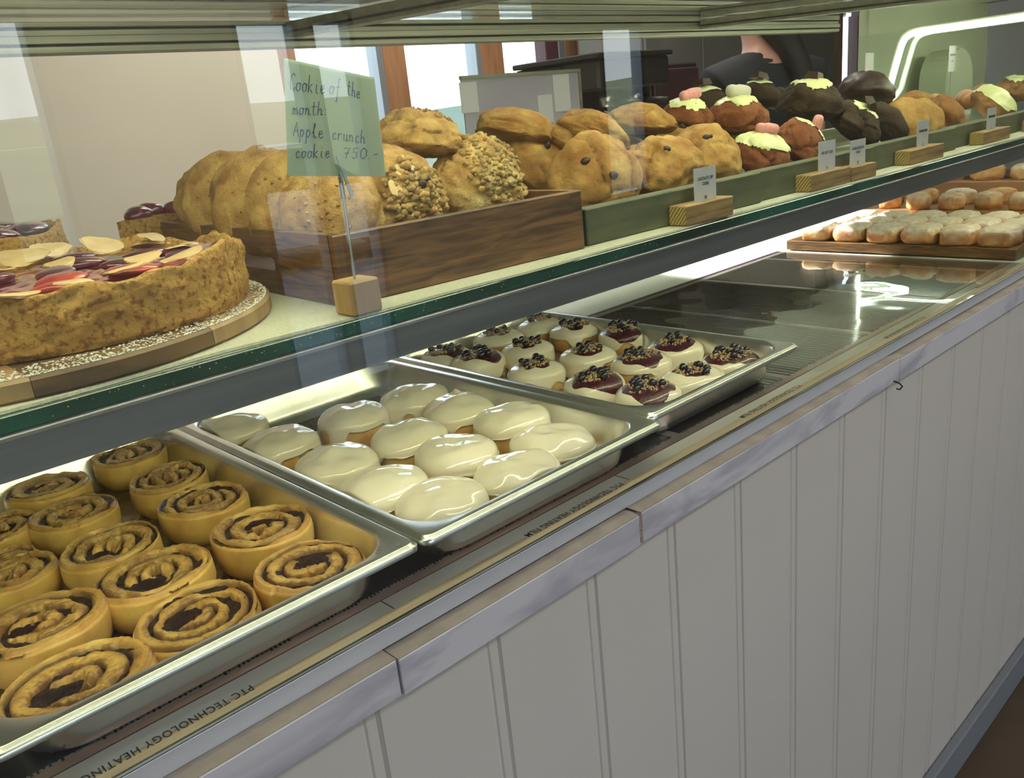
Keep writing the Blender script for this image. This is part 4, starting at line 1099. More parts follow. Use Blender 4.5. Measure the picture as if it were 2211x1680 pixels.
deco(1600, 318, 0.72, 0.036, 0.03, 505, 'brown cookie mostly hidden behind the two front pink ones', PK, pinkc, (0.3, 0, 0), (-0.4, -0.2, 1), 0.7, 'gummy', (0, 0, 0.4), 'pink_lady_cookie', 3)
deco(1518, 225, 0.90, 0.040, 0.030, 511, 'dark cookie with pale icing and chocolate wedge behind the pink ones', DK, darkc, (0, 0, 0), (0, 0, 1), 0.55, 'choc', (0, 0, 0.8), 'double_chocolate_cookie', 3)
deco(1635, 215, 0.86, 0.040, 0.034, 512, 'dark cookie with pale drips behind the tall pink one', DK, darkc, (0, 0.2, 0), (0.1, -0.1, 1), 0.60, 'choc', (0, 0, 0.6), 'double_chocolate_cookie', 3)
deco(1690, 222, 0.84, 0.042, 0.026, 513, 'plain dark cookie lying in the middle behind the pink cookies', DK, darkc, (0.1, 0.3, 0), None, 0.7, None, (0, 0, 0), 'double_chocolate_cookie', 3)
deco(1750, 232, 0.69, 0.050, 0.044, 514, 'big dark chocolate cookie with a cap of icing and chocolate shards', DK, darkc, (0.1, 0.05, 0), (0.0, 0, 1), 0.68, 'choc', (0.1, 0.1, 0.9), 'double_chocolate_cookie', 5, False)
deco(1845, 275, 0.645, 0.046, 0.036, 515, 'front dark cookie with an icing streak and chocolate cube', DK, darkc, (0.7, 0.1, 0.5), (-0.1, 0.1, 1), 0.80, 'choc', (0.4, 0.4, 0.6), 'double_chocolate_cookie', 5, False)
deco(1905, 272, 0.66, 0.046, 0.034, 516, 'front dark cookie leaning against a golden one', DK, darkc, (0.9, 0.2, 0.5), None, 0.9, None, (0, 0, 0), 'double_chocolate_cookie', 4, False)
t, V = cookie_at(1868, 203, 0.74, 0.050, 0.040, 517, 'half-dipped cookie, dark chocolate on its left and golden on its right', DK, rot=(0.1, 0.3, 0.2), name='half_dipped_cookie', k=4, cracks=12)
blanket(t, V, (-1, -0.2, 0.1), 0.05, 3, 0.0012, 'choc', 'chocolate_coating', 4)
g = np.random.default_rng(9); chips(t, V, g, 2, 0.005, dirs=[(0.2, -0.3, 1), (0.5, -0.5, 0.3)])
DG = 'golden cookies at the far end'
for i, (px, py, y, r, lb) in enumerate([(1948, 268, 0.67, 0.046, 'golden cookie on edge right of the front dark ones'), (1985, 262, 0.70, 0.044, 'second golden cookie on edge behind the sixth price card')]):
    t, V = cookie_at(px, py, y, r, 0.026, 520 + i, lb, DG, rot=(1.2, 0, -0.9), name='golden_cookie', k=4)
deco(2040, 250, 0.68, 0.044, 0.034, 523, 'speckled golden cookie with a pale icing edge at right', DG, dict(base=(0.50, 0.28, 0.10), tan=(0.34, 0.17, 0.06), cracks=12), (0.8, 0.2, 0.3), (0.7, 0.2, 0.5), 0.72, None, (0, 0, 0), 'golden_cookie', 4, False)
deco(2140, 232, 0.69, 0.050, 0.042, 524, 'cookie blanketed in pale cream icing near the photo right edge', DG, dict(base=(0.50, 0.28, 0.10), tan=(0.34, 0.17, 0.06), cracks=12), (0.7, 0.0, 0.3), (0.1, 0.1, 0.9), 0.20, None, (0, 0, 0), 'iced_cookie', 4)
deco(2190, 200, 0.76, 0.050, 0.042, 525, 'nut covered cookie with cream icing at the photo right edge', DG, dict(base=(0.42, 0.24, 0.10), tan=(0.28, 0.14, 0.06), cracks=12, rough=0.06), (0.2, 0.0, 0.3), (-0.3, 0.1, 0.9), 0.75, None, (0, 0, 0), 'nut_cookie', 4, False)
t, V = cookie_at(1975, 225, 0.86, 0.045, 0.03, 526, 'golden cookie far back below the light tube', DG, rot=(0, 0.2, 0), name='golden_cookie', k=3)


def croissant(px, py, y, s, seed, label, rz):
    p = at_y(px, py, y); n, m_ = 60, 20; V = []; c = []
    for i in range(n):
        q = i / (n - 1) * 2 - 1; r = s * 0.34 * (1 - abs(q) ** 2.2) ** 0.6 * (1 + 0.12 * abs(math.sin(q * 9))) + 0.002
        cxx, cyy = s * math.sin(q * 1.1), s * 0.5 * (math.cos(q * 1.1) - 1)
        for k in range(m_):
            a = 2 * math.pi * k / m_; V.append((cxx + r * math.cos(a) * 0.25 * math.copysign(1, q) * 0, cyy + r * math.cos(a), r * math.sin(a)))
            w = abs(math.sin(q * 9)) ** 2; c.append(np.array([0.62, 0.30, 0.10]) * w + np.array([0.72, 0.48, 0.24]) * (1 - w))
    V = np.array(V); V[:, 2] *= 1.0
    return place('croissant', label, 'croissant', p[0], p[1], p[2], (0.2, 0, rz), 'croissants at the far end', V, grid_faces(n, m_)[:, ::-1], np.array(c), 'croissant', 'pastry')
croissant(2085, 215, 0.78, 0.055, 1, 'ridged golden croissant beside the cream iced cookie', 0.4)
croissant(2015, 222, 0.84, 0.050, 2, 'smaller croissant in front of the green end glass', 0.2)
croissant(2120, 200, 0.85, 0.055, 3, 'croissant behind the ridged one near the hanging price card', 0.5)

# green painted tray sections along the shelf front
def tray(x0, x1, yf, label, rz=0.0, hgt=0.036):
    t = thing('green_tray', label, 'tray', (x0, yf, LZ), rz, 'green painted wooden trays')
    Lx = x1 - x0
    box('front_rail', (0, 0, 0), (Lx, 0.020, hgt), 'green_paint', t, 0.0012)
    box('rail_end', (-0.0006, 0.001, 0.001), (-0.0001, 0.019, hgt - 0.001), 'green_end', t)
    box('back_rail', (0, 0.30, 0), (Lx, 0.32, hgt), 'green_paint', t, 0.0012)
    for k in range(3):
        box('slat', (0.0, 0.0205 + k * 0.0932, 0.0003), (Lx, 0.1125 + k * 0.0932, 0.008), 'green_paint', t, 0.001)
    return t
tray(0.622, 0.926, 0.562, 'green wooden tray with chocolate chip cookies, next to the walnut crate', -0.03)
tray(0.930, 1.235, 0.560, 'green wooden tray with pink and dark cookies, second from the crate', -0.012)
tray(1.240, 1.560, 0.565, 'green wooden tray with dark cookies behind two joined wood card blocks', 0.0)
tray(1.565, 1.90, 0.575, 'green wooden tray with golden cookies and croissants, fourth from the crate', 0.0)
tray(1.905, 2.30, 0.578, 'green wooden tray at the far end below the light tube', 0.0)


# price cards in wooden blocks
mat('endgrain', (0.50, 0.36, 0.10), 0.6, 0.0)
mm = MATS['endgrain']; nn_ = mm.node_tree.nodes; wv = nn_.new('ShaderNodeTexWave'); wv.wave_type = 'RINGS'; wv.inputs['Scale'].default_value = 95; wv.inputs['Distortion'].default_value = 1.5; wv.inputs['Detail'].default_value = 1
tcn = nn_.new('ShaderNodeTexCoord'); mpn = nn_.new('ShaderNodeMapping'); mpn.inputs['Location'].default_value = (0, 0.08, 0.06)
rr_ = nn_.new('ShaderNodeValToRGB'); rr_.color_ramp.elements[0].color = (0.12, 0.07, 0.02, 1); rr_.color_ramp.elements[0].position = 0.2; rr_.color_ramp.elements[1].color = (0.52, 0.38, 0.11, 1); rr_.color_ramp.elements[1].position = 0.5
lk = mm.node_tree.links; lk.new(tcn.outputs['Object'], mpn.inputs[0]); lk.new(mpn.outputs[0], wv.inputs['Vector']); lk.new(wv.outputs['Fac'], rr_.inputs[0]); lk.new(rr_.outputs[0], nn_['Principled BSDF'].inputs['Base Color'])
mat('block_wood', (0.44, 0.28, 0.10), 0.55, 0.0, col2=(0.20, 0.11, 0.045), scale=14, stretch=(1.0, 12, 12), lo=0.35, hi=0.6)


def price_card(x0, x1, yf, lines, price, label, cardx, card_top, bh=0.021, dz=0, rz=-0.03, paper='card_white', lsz=0.0052):
    t = thing('price_card_stand', label, 'price card', (x0, yf, LZ + dz), rz, 'printed price cards in wood blocks')
    Lb = x1 - x0; D = 0.024
    box('wood_block', (0, 0, 0), (Lb, D, bh), 'block_wood', t, 0.001)
    box('block_end', (-0.0007, 0.0012, 0.0012), (-0.0001, D - 0.0012, bh - 0.0012), 'endgrain', t)
    a, b = cardx
    box('card', (a, 0.0105, bh - 0.004), (b, 0.0112, card_top), paper, t)
    n = len(lines); zt_ = bh + (card_top - bh) * (0.56 if n == 1 else 0.62)
    for k, s in enumerate(lines):
        if s.startswith('#'):
            ws = s[1:].split(' '); tot = sum(len(w) for w in ws) + len(ws) - 1; wdt_ = (b - a) * 0.72; xx = (a + b) / 2 - wdt_ / 2
            for w in ws:
                ww = wdt_ * len(w) / tot; box('lettering', (xx, 0.0101, zt_ - k * lsz), (xx + ww, 0.0104, zt_ - k * lsz + lsz * 0.7), 'ink_soft', t); xx += ww + wdt_ / tot
            continue
        text_obj('lettering', s, lsz, 'ink', t, ((a + b) / 2, 0.0102, zt_ - k * lsz * 1.05), (math.pi / 2, 0, 0), 0.62, 'CENTER')
    if price: text_obj('price', price, lsz * 0.95, 'ink', t, ((a + b) / 2, 0.0102, bh + 0.0015), (math.pi / 2, 0, 0), 0.6, 'CENTER')
    return t
price_card(0.748, 0.832, 0.534, ['CHOCOLATE CHIP', 'COOKIE'], '750', 'white card reading chocolate chip cookie 750 in a ringed wood block', (0.028, 0.067), 0.056)
price_card(1.018, 1.118, 0.538, ['PINK LADY COOKIE'], '750', 'white card reading pink lady cookie 750 in a wood block', (0.036, 0.078), 0.058, rz=-0.03)
price_card(1.122, 1.190, 0.535, ['DOUBLE CHOCOLATE', 'COOKIE'], '750', 'white card reading double chocolate cookie, block joined behind the pink lady one', (0.014, 0.056), 0.052, bh=0.019)
price_card(1.318, 1.440, 0.540, ['#### ##### ######'], '750', 'white price card in the third wood block past the pink lady card', (0.046, 0.086), 0.060, rz=-0.01)
price_card(1.63, 1.76, 0.545, ['########'], '750', 'small white folded price card on a low wood block near the right end', (0.040, 0.083), 0.058, rz=0)
price_card(1.90, 2.06, 0.545, ['### ######'], '750', 'rounded white price card at the photo right edge', (0.0, 0.045), 0.070, rz=0)


def wire_card(name, px, py, y, w, h, label, base_z, m='card_white', text=None):
    p = at_y(px, py, y); t = thing(name, label, 'price card', (p[0], p[1], base_z), 0)
    z = p[2] - base_z
    MB().tube([(0, 0.001, 0.004), (0, 0.001, z)], 0.0011, 6).build('wire', 'wire', t)
    box('foot', (-0.014, -0.012, 0), (0.014, 0.014, 0.004), 'pine', t, 0.001)
    box('card', (-w / 2, -0.0014, z - h / 2), (w / 2, -0.0006, z + h / 2), m, t)
    if text: box('lettering', (-w * 0.34, -0.0018, z + h * 0.12), (w * 0.36, -0.0015, z + h * 0.19), 'rail_metal', t); box('price', (-w * 0.1, -0.0018, z - h * 0.12), (w * 0.1, -0.0015, z - h * 0.06), 'rail_metal', t)
    return t
wire_card('wire_price_card', 2055, 127, 0.90, 0.046, 0.062, 'white price card held high on a wire in front of the green glass', LZ, text='RED VELVET')
wire_card('wire_price_card', 1876, 142, 0.95, 0.042, 0.056, 'blank grey back of a price card above the half-dipped cookie', LZ)

# handwritten card of the month
cb = at_z(768, 668, LZ)
hs = thing('handwritten_card_stand', 'green handwritten cookie of the month card clipped on a cube stand', 'sign', (0.3265, 0.5300, LZ), -0.02)
Lh = lambda p: (p[0] - hs.location[0], p[1] - hs.location[1], p[2] - hs.location[2])
box('wood_cube', (0, 0, 0), (0.0262, 0.0262, 0.0258), 'pine', hs, 0.0016)
YC = 0.540
wb_ = at_y(765, 602, YC); wt = at_y(741, 430, YC); wm = at_y(735, 395, YC); wc = at_y(728, 336, YC)
MB().tube([Lh((wb_[0], YC, LZ + 0.024)), Lh((wb_[0], YC, wb_[2])), Lh(wt), Lh(wm)], 0.0011, 8).build('wire', 'wire', hs)
j1, j2 = at_y(727, 336, YC - 0.0025), at_y(760, 425, YC - 0.0045)
k1, k2 = at_y(730, 345, YC + 0.0016), at_y(740, 430, YC + 0.0006)
def jaw(a, b, w0, w1):
    a = np.array(a); b = np.array(b); d = b - a; s = np.cross(d, [0, 1, 0]); s /= np.linalg.norm(s); V = []
    for y in (-0.0005, 0.0005):
        for p, w in ((a, w0), (b, w1)): V += [tuple(p + s * w + [0, y, 0]), tuple(p - s * w + [0, y, 0])]
    return [Lh(v) for v in V], [(0, 1, 3, 2), (4, 6, 7, 5), (0, 4, 5, 1), (2, 3, 7, 6), (0, 2, 6, 4), (1, 5, 7, 3)]
v, f = jaw(j1, j2, 0.0009, 0.0013); mk('clip_jaw', v, f, 'wire', hs)
v, f = jaw(k1, k2, 0.0013, 0.0019); mk('clip_jaw', v, f, 'wire', hs)
# the paper
cs_ = [at_y(613, 125, YC), at_y(806, 168, YC), at_y(832, 381, YC), at_y(622, 380, YC)]
V = []; n = 12
for i in range(n + 1):
    for j in range(n + 1):
        a, b = i / n, j / n; p = (cs_[0] * (1 - a) + cs_[1] * a) * (1 - b) + (cs_[3] * (1 - a) + cs_[2] * a) * b
        p = p + np.array([0, 0.0016 * max(0, b - 0.75) * 4 * 0.6 + (0.002 * (a > 0.99 and 0)), 0]); V.append(p)
V = np.array(V); Vf = np.concatenate([V, V + np.array([0, 0.0003, 0])]) - np.array(hs.location)
fc = grid_faces(n + 1, n + 1, False); mk('paper', Vf, np.concatenate([fc, fc[:, ::-1] + len(V)]), 'card_green', hs)
GL = {'C': [[(.9, .85), (.6, 1), (.25, .85), (.05, .45), (.2, .08), (.55, 0), (.9, .2)]], 'A': [[(0, 0), (.25, .6), (.5, 1), (.7, .5), (.9, 0)], [(.1, .4), (.85, .4)]],
      'o': [[(.5, .5), (.15, .4), (.1, .12), (.4, 0), (.75, .1), (.8, .38), (.5, .5), (.95, .42)]], 'k': [[(.15, 1), (.1, .5), (.1, 0)], [(.75, .5), (.15, .25), (.5, .15), (.8, 0)]],
      'i': [[(.4, .5), (.4, .08), (.7, 0)], [(.42, .75), (.45, .72)]], 'e': [[(.1, .25), (.7, .3), (.6, .5), (.25, .48), (.1, .2), (.4, 0), (.85, .12)]],
      'f': [[(.8, .95), (.55, 1), (.45, .6), (.4, 0), (.3, -.45), (.1, -.4)], [(.1, .45), (.8, .5)]], 't': [[(.4, .95), (.35, .3), (.45, 0), (.8, .05)], [(.05, .6), (.8, .62)]],
      'h': [[(.15, 1), (.12, 0)], [(.12, .3), (.5, .5), (.7, .35), (.7, 0), (.95, .08)]], 'm': [[(.05, .5), (.05, 0)], [(.05, .3), (.25, .5), (.4, .3), (.4, 0)], [(.4, .3), (.65, .5), (.8, .3), (.8, 0), (1, .05)]],
      'n': [[(.1, .5), (.1, 0)], [(.1, .3), (.45, .5), (.65, .35), (.65, 0), (.95, .08)]], ':': [[(.3, .45), (.36, .45)], [(.3, .08), (.36, .08)]], 'p': [[(.15, .5), (.12, 0), (.08, -.45)], [(.12, .35), (.45, .52), (.75, .3), (.45, .02), (.12, .1)]],
      'l': [[(.1, .3), (.5, .9), (.35, 1), (.25, .5), (.35, .05), (.8, .05)]], 'c': [[(.8, .4), (.5, .5), (.15, .3), (.3, 0), (.85, .08)]], 'r': [[(.15, .5), (.15, 0)], [(.15, .3), (.45, .5), (.75, .45)]],
      'u': [[(.1, .5), (.15, .05), (.5, 0), (.7, .2), (.7, .5)], [(.7, .3), (.75, 0), (.95, .05)]], '7': [[(.1, .95), (.85, .98), (.5, .4), (.4, 0)], [(.2, .5), (.75, .52)]], '5': [[(.85, 1), (.25, .95), (.2, .6), (.65, .6), (.7, .2), (.35, 0), (.05, .15)]],
      '0': [[(.5, 1), (.1, .7), (.15, .15), (.5, 0), (.85, .3), (.85, .8), (.5, 1)]], '.': [[(.3, .03), (.36, .03)]], '-': [[(.1, .4), (.95, .42)]]}
mb = MB()
def write(word, a, b, hgt):
    """a,b: ends of the baseline in the photo's frame; the strokes lie on the paper's plane"""
    n = len(word)
    for i, ch in enumerate(word):
        for st in GL.get(ch, []):
            P = []
            for x, y in st:
                q = (i + x * 0.9) / n; bx = a[0] + (b[0] - a[0]) * q + y * hgt * 0.06; by = a[1] + (b[1] - a[1]) * q - y * hgt
                P.append(Lh(at_y(bx, by, YC - 0.0004)))
            mb.tube(P, 0.00030, 5)
k = 1 / 3.159
def W_(word, x0, y0, x1, y1, h): write(word, (600 + x0 * k, y0 * k), (600 + x1 * k, y1 * k), h * k)
W_('Cookie', 80, 615, 325, 645, 120); W_('of', 345, 640, 430, 650, 110); W_('the', 465, 645, 560, 680, 100)
W_('month:', 100, 780, 350, 790, 95); W_('Apple', 105, 930, 315, 945, 100); W_('crunch', 365, 950, 595, 982, 95)
W_('cookie', 118, 1078, 360, 1078, 95); W_('750', 440, 1082, 610, 1085, 75); W_('.-', 605, 1085, 680, 1075, 60)
mb.build('handwriting', 'ink_blue', hs)

# ------------------------------------------------------------------ cakes
def cake(cx, cy, z, r, h, seed, name, label, style, cut=None, rimh=0.008, nt_=260):
    t = thing(name, label, 'cake', (cx, cy, z), 0)
    th = np.linspace(0, 2 * np.pi, nt_, endpoint=False)
    cs = np.stack([np.cos(th), np.sin(th), np.full(nt_, seed * 0.7)], 1)
    rim = h + rimh * np.clip(0.3 + 0.9 * fbm(cs, 3.0, 3, seed), -0.6, 1.2)
    rows = []; cols = []
    P0 = np.array([0.86, 0.52, 0.13]); P1 = np.array([0.68, 0.36, 0.08]); Pt = np.array([0.88, 0.52, 0.14])
    for i in range(26):
        q = i / 25; zz = rim * q
        n1 = fbm(np.stack([np.cos(th) * 3, np.sin(th) * 3, np.full(nt_, q * 1.2)], 1), 3, 4, seed + 1)
        rr = r * (0.985 + 0.015 * math.sin(q * math.pi * 0.8)) + 0.0022 * n1 - (0.004 * (q < 0.08)) * np.clip(n1 + 0.4, 0, 1)
        rows.append(np.stack([np.cos(th) * rr, np.sin(th) * rr, zz], 1))
        w = np.clip(0.5 + 0.8 * n1, 0, 1)[:, None]; c = P0 * (1 - w) + P1 * w; tq = max(0, (q - 0.8) / 0.2); cols.append(c * (1 - tq * 0.7) + Pt * tq * 0.7)
    for s, dz in ((0.975, 0.001), (0.95, -0.002), (0.93, -0.006), (0.90, -0.0085)):
        rows.append(np.stack([np.cos(th) * r * s, np.sin(th) * r * s, (rim + dz) if dz > -0.004 else np.full(nt_, h + dz) + 0.3 * (rim - h)], 1)); cols.append(np.tile(Pt, (nt_, 1)))
    for s in (0.6, 0.3, 0.0):
        rows.append(np.stack([np.cos(th) * r * s, np.sin(th) * r * s, np.full(nt_, h - 0.009)], 1)); cols.append(np.tile(P0, (nt_, 1)))
    V = np.array(rows).reshape(-1, 3); C_ = np.array(cols).reshape(-1, 3); fc = grid_faces(len(rows), nt_)
    mk('sponge', V, fc, 'cake_side', t, True, C_)
    # glaze
    rr, tt = polar(30, 90); n1 = fbm(np.stack([rr.ravel() * np.cos(tt.ravel()) * 4, rr.ravel() * np.sin(tt.ravel()) * 4, np.full(rr.size, seed)], 1), 1.5, 3, seed + 5).reshape(rr.shape)
    gz = np.stack([rr * np.cos(tt) * r * 0.93, rr * np.sin(tt) * r * 0.93, h - 0.0062 + 0.0022 * n1 - 0.003 * (rr > 0.97)], -1).reshape(-1, 3)
    mk('fruit_glaze', gz, grid_faces(30, 90), style, t, True)
    return t, h


def lens(sx, sy, sz, seed, bend=0.0, k=3):
    v, f = ico(k); V = v * (1 + 0.10 * fbm(v, 1.5, 2, seed)[:, None]) * np.array([sx, sy, sz]); V[:, 2] += bend * (V[:, 0] / sx) ** 2
    return V, f


# round boards
def round_board(cx, cy, z, r, th_, label):
    """disc glued up from parallel strips of dark and pale wood"""
    t = thing('round_board', label, 'board', (cx, cy, z), 0)
    cuts = [-r, -0.62 * r, -0.20 * r, 0.42 * r, r]; mt = ['walnut', 'board_pale', 'board_wood', 'board_pale']
    for a, b, m in zip(cuts[:-1], cuts[1:], mt):
        n = 26; xs = [a + 0.0002 + (b - a - 0.0004) * k / n for k in range(n + 1)]
        ring = [(x, -math.sqrt(max(0, r * r - x * x))) for x in xs]
        ring += [(x, math.sqrt(max(0, r * r - x * x))) for x in xs[::-1]]
        ring = [p for k, p in enumerate(ring) if math.hypot(p[0] - ring[k - 1][0], p[1] - ring[k - 1][1]) > 1e-6]
        V = []; N = len(ring)
        for s2, zz in ((0.985, 0), (1.0, 0.002), (1.0, th_ - 0.002), (0.988, th_)): V += [(x * (s2 if abs(y) > 1e-9 else 1), y * s2, zz) for x, y in ring]
        Fc = [tuple(q) for q in grid_faces(4, N)] + [tuple(range(N))[::-1], tuple(range(3 * N, 4 * N))]
        mk('wood_strip', V, Fc, m, t)
    return t
b1 = round_board(0.150, 0.727, LZ, 0.190, 0.0135, 'round striped wooden board under the front fruit cake')
g = np.random.default_rng(31); v0, f0 = ico(1); out = []; fo = []; kk = 0
for k in range(2200):
    a = g.uniform(-1.9, 0.6); r = 0.190 * (0.985 - 0.16 * g.uniform(0, 1) ** 2.2)
    out.append(v0 * g.uniform(0.0004, 0.0011) * np.array([1, 1, 0.6]) + np.array([r * math.cos(a), r * math.sin(a), 0.0139])); fo.append(f0 + k * len(v0))
o = mk('sugar_crumbs', np.concatenate(out), np.concatenate(fo), 'sugar', b1); o['kind'] = 'stuff'
CZ1 = LZ + 0.0142
ck, hC = cake(0.183, 0.705, CZ1, 0.137, 0.040, 5, 'fruit_cake', 'large golden sponge cake with red plum and almond topping, front left', 'jelly_red', rimh=0.010)
# shaped rim: higher crust at the right
me = ck.children[0].data; co = np.empty(len(me.vertices) * 3, dtype=np.float32); me.vertices.foreach_get('co', co); co = co.reshape(-1, 3)
an = np.arctan2(co[:, 1], co[:, 0]); rad = np.hypot(co[:, 0], co[:, 1]); up = np.exp(-((an + 0.10) / 0.30) ** 2) * np.clip((rad - 0.118) / 0.01, 0, 1)
co[:, 2] += 0.012 * up * (co[:, 2] / 0.04); dn = np.exp(-((an + 0.75) / 0.22) ** 2) * np.clip((rad - 0.118) / 0.01, 0, 1); co[:, 2] -= 0.006 * dn * (co[:, 2] / 0.04)
lw = np.exp(-((np.angle(np.exp(1j * (an + 2.15)))) / 0.55) ** 4) * np.clip((rad - 0.118) / 0.012, 0, 1); co[:, 2] -= 0.0075 * lw * (co[:, 2] / 0.04)
me.vertices.foreach_set('co', co.ravel())
def on_cake(t, h, lst, m, nm, sx, sy, sz, seed0, zadd=0.0):
    for i, (x, y, rz_) in enumerate(lst):
        V, f = lens(sx * (1 + 0.15 * math.sin(i * 3)), sy, sz, seed0 + i); o = mk(nm, V, f, m, t, True); o.location = (x, y, h - 0.0040 + zadd); o.rotation_euler = (0.08 * math.sin(i), 0.08 * math.cos(i * 2), rz_)
g = np.random.default_rng(17)
on_cake(ck, hC, [(-0.02, -0.085, 0.3), (-0.075, -0.075, 0.8), (-0.01, -0.045, 0.4), (0.035, -0.065, 0.1), (-0.07, -0.03, 0.2), (-0.10, -0.05, 0.5)], 'strawberry', 'strawberry_slice', 0.021, 0.014, 0.0045, 700)
on_cake(ck, hC, [(0.045, -0.02, 0.4), (0.0, 0.0, 0.9), (0.075, 0.02, 0.2), (0.03, 0.04, 0.3), (-0.04, 0.03, 0.1), (-0.05, 0.08, 0.4), (0.04, 0.085, 0.1), (0.09, -0.02, 1.0)], 'plum', 'plum_slice', 0.022, 0.013, 0.005, 720)
fl = [(-0.060, -0.110, 0.4, 0.017), (-0.020, -0.114, 0.9, 0.012), (0.02, -0.09, 0.2, 0.012), (0.07, -0.072, 0.4, 0.013), (0.050, -0.045, 0.2, 0.011), (0.095, -0.01, 0.9, 0.013), (0.09, 0.04, 0.5, 0.013), (0.06, 0.07, 0.2, 0.014), (0.0, 0.09, 0.1, 0.017), (-0.06, 0.09, 0.2, 0.015),
      (0.01, 0.02, 0.6, 0.010), (0.10, 0.065, 0.9, 0.012), (-0.03, 0.05, 0.2, 0.012), (-0.09, 0.0, 0.3, 0.012), (0.03, 0.11, 0.2, 0.013)]
for i, (x, y, rz_, s) in enumerate(fl):
    V, f = almond_flake(s, i); o = mk('almond_flake', V, f, 'almond', ck); o.location = (x, y, hC + 0.0012 + (0.004 if y > 0.05 else 0)); o.rotation_euler = (0.18 * math.sin(i * 2) + (0.35 if y > 0.06 else 0), 0.15 * math.cos(i), rz_)

b2 = round_board(0.165, 1.035, LZ, 0.138, 0.013, 'round wooden board under the dark plum cake at the back')
p2c, h2 = cake(0.165, 1.035, LZ + 0.0135, 0.118, 0.052, 9, 'plum_cake', 'cake with dark purple plums behind the front cake at left', 'plum', rimh=0.006)
on_cake(p2c, h2, [(0.04, -0.06, 0.2), (0.08, -0.03, 0.9), (0.0, -0.05, 0.5), (0.05, 0.0, 0.1), (0.0, 0.02, 0.6), (-0.05, -0.04, 0.4), (0.02, 0.06, 0.3), (0.075, 0.04, 1.2), (-0.03, 0.06, 0.3)], 'plum', 'plum_half', 0.026, 0.019, 0.0085, 760, 0.004)
# separate wedge
wd = thing('cake_wedge', 'cut wedge of cake with a glossy dark plum beside the crate corner', 'cake', (0.318, 0.955, LZ), 0.2)
V = []; n = 12
ang = math.radians(46)
ring = [(0, 0)] + [(0.095 * math.cos(-ang / 2 + ang * k / n + 0.0), 0.095 * math.sin(-ang / 2 + ang * k / n)) for k in range(n + 1)]
mb = MB(); mb.prism(ring, 0, 0.063, axis=2); o = mb.build('sponge', 'cake_side', wd)
a_ = o.data.color_attributes.new('Col', 'FLOAT_COLOR', 'POINT'); a_.data.foreach_set('color', np.tile(np.array([0.60, 0.36, 0.11, 1], dtype=np.float32), len(o.data.vertices)))
for i, (x, y, s) in enumerate(((0.035, 0.0, 0.018), (0.065, 0.012, 0.018), (0.075, -0.015, 0.014))):
    V, f = lens(s, s * 0.75, 0.010, 780 + i); oo = mk('plum_half', V, f, 'plum', wd, True); oo.location = (x, y, 0.066); oo.rotation_euler = (0, 0, 2.2 * i)
wd.rotation_euler = (0, 0, 0.5)

# ------------------------------------------------------------------ powdered pastries at lower right
def board(x0, x1, y0, y1, z0, z1, label, m='walnut', rz=0.0):
    t = thing('pastry_board', label, 'board', (x0, y0, z0), rz)
    box('plank', (0, 0, 0.0), (x1 - x0, y1 - y0, z1 - z0), m, t, 0.002); return t
mat('warm_board', (0.42, 0.20, 0.085), 0.5, 0.0, col2=(0.28, 0.12, 0.05), scale=8, stretch=(8, 1, 1))
BT = 0.0212
board(1.850, 2.125, 0.545, 1.040, BT, BT + 0.022, 'dark wooden board carrying the rows of powdered strudel pieces', 'walnut')
board(2.170, 2.40, 0.600, 1.10, BT, BT + 0.045, 'raised wooden board behind the strudels with small pastries', 'warm_board')
board(2.47, 2.75, 0.60, 1.12, BT, BT + 0.08, 'wooden board with apricot pastries at the far right end', 'warm_board')


def strudel(x, y, z, sx, sy, sz, seed, label, rz=0.0, sugar=1.0, name='strudel_piece', grp='powdered strudel pieces on the dark board'):
    v, f = ico(4); P = np.sign(v) * np.abs(v) ** 0.55; n1 = fbm(v, 2.2, 3, seed)
    P = P * (1 + 0.07 * n1[:, None]) * np.array([sx, sy, sz]); P[:, 2] = np.maximum(P[:, 2], -sz * 0.75) + sz * 0.75
    P[:, 2] += 0.002 * fbm(v, 7, 2, seed + 1) * (v[:, 2] > 0)
    w = np.clip((v[:, 2] - 0.05) * 3 + 0.7 * fbm(v, 5, 3, seed + 2), 0, 1)[:, None] * sugar
    bb = np.clip(0.5 + 0.8 * fbm(v, 3, 3, seed + 4), 0, 1)[:, None]; c = np.array([0.78, 0.50, 0.22]) * (1 - bb) + np.array([0.52, 0.22, 0.08]) * bb
    c = c * (1 - w) + np.array([0.82, 0.77, 0.72]) * w
    return place(name, label, 'pastry', x, y, z, (0, 0, rz), grp, P, f, c, 'strudel', 'pastry')
rown = ['front', 'second', 'back']
ordn = ['first from the left', 'second from the left', 'third from the left', 'fourth from the left', 'fifth from the left', 'last at the right', 'beyond the photo edge']
for rI, xr in enumerate((1.895, 1.985, 2.075)):
    for k in range(6):
        y = 0.975 - 0.077 * k - 0.008 * rI
        strudel(xr, y, BT + 0.0225, 0.042, 0.0355, 0.021, 800 + rI * 10 + k, 'sugar-dusted strudel piece, %s row, %s' % (rown[rI], ordn[k]), 0.06 * math.sin(k * 2 + rI), 1.0)
for k in range(6):
    y = 1.04 - 0.078 * k
    strudel(2.225 + 0.01 * math.sin(k * 2), y, BT + 0.0455, 0.026, 0.026, 0.022, 840 + k, 'small dusted almond pastry on the raised board, %s' % ordn[k], 0.3 * k, 0.6, 'small_pastry', 'small pastries on the raised board')
for k in range(5):
    y = 1.00 - 0.09 * k
    strudel(2.32, y, BT + 0.0455, 0.030, 0.034, 0.020, 850 + k, 'golden nut pastry at the back of the raised board, %s' % ordn[k], 0.3 * k, 0.1 if k % 2 else 0.9, 'nut_pastry', 'nut pastries on the raised board')
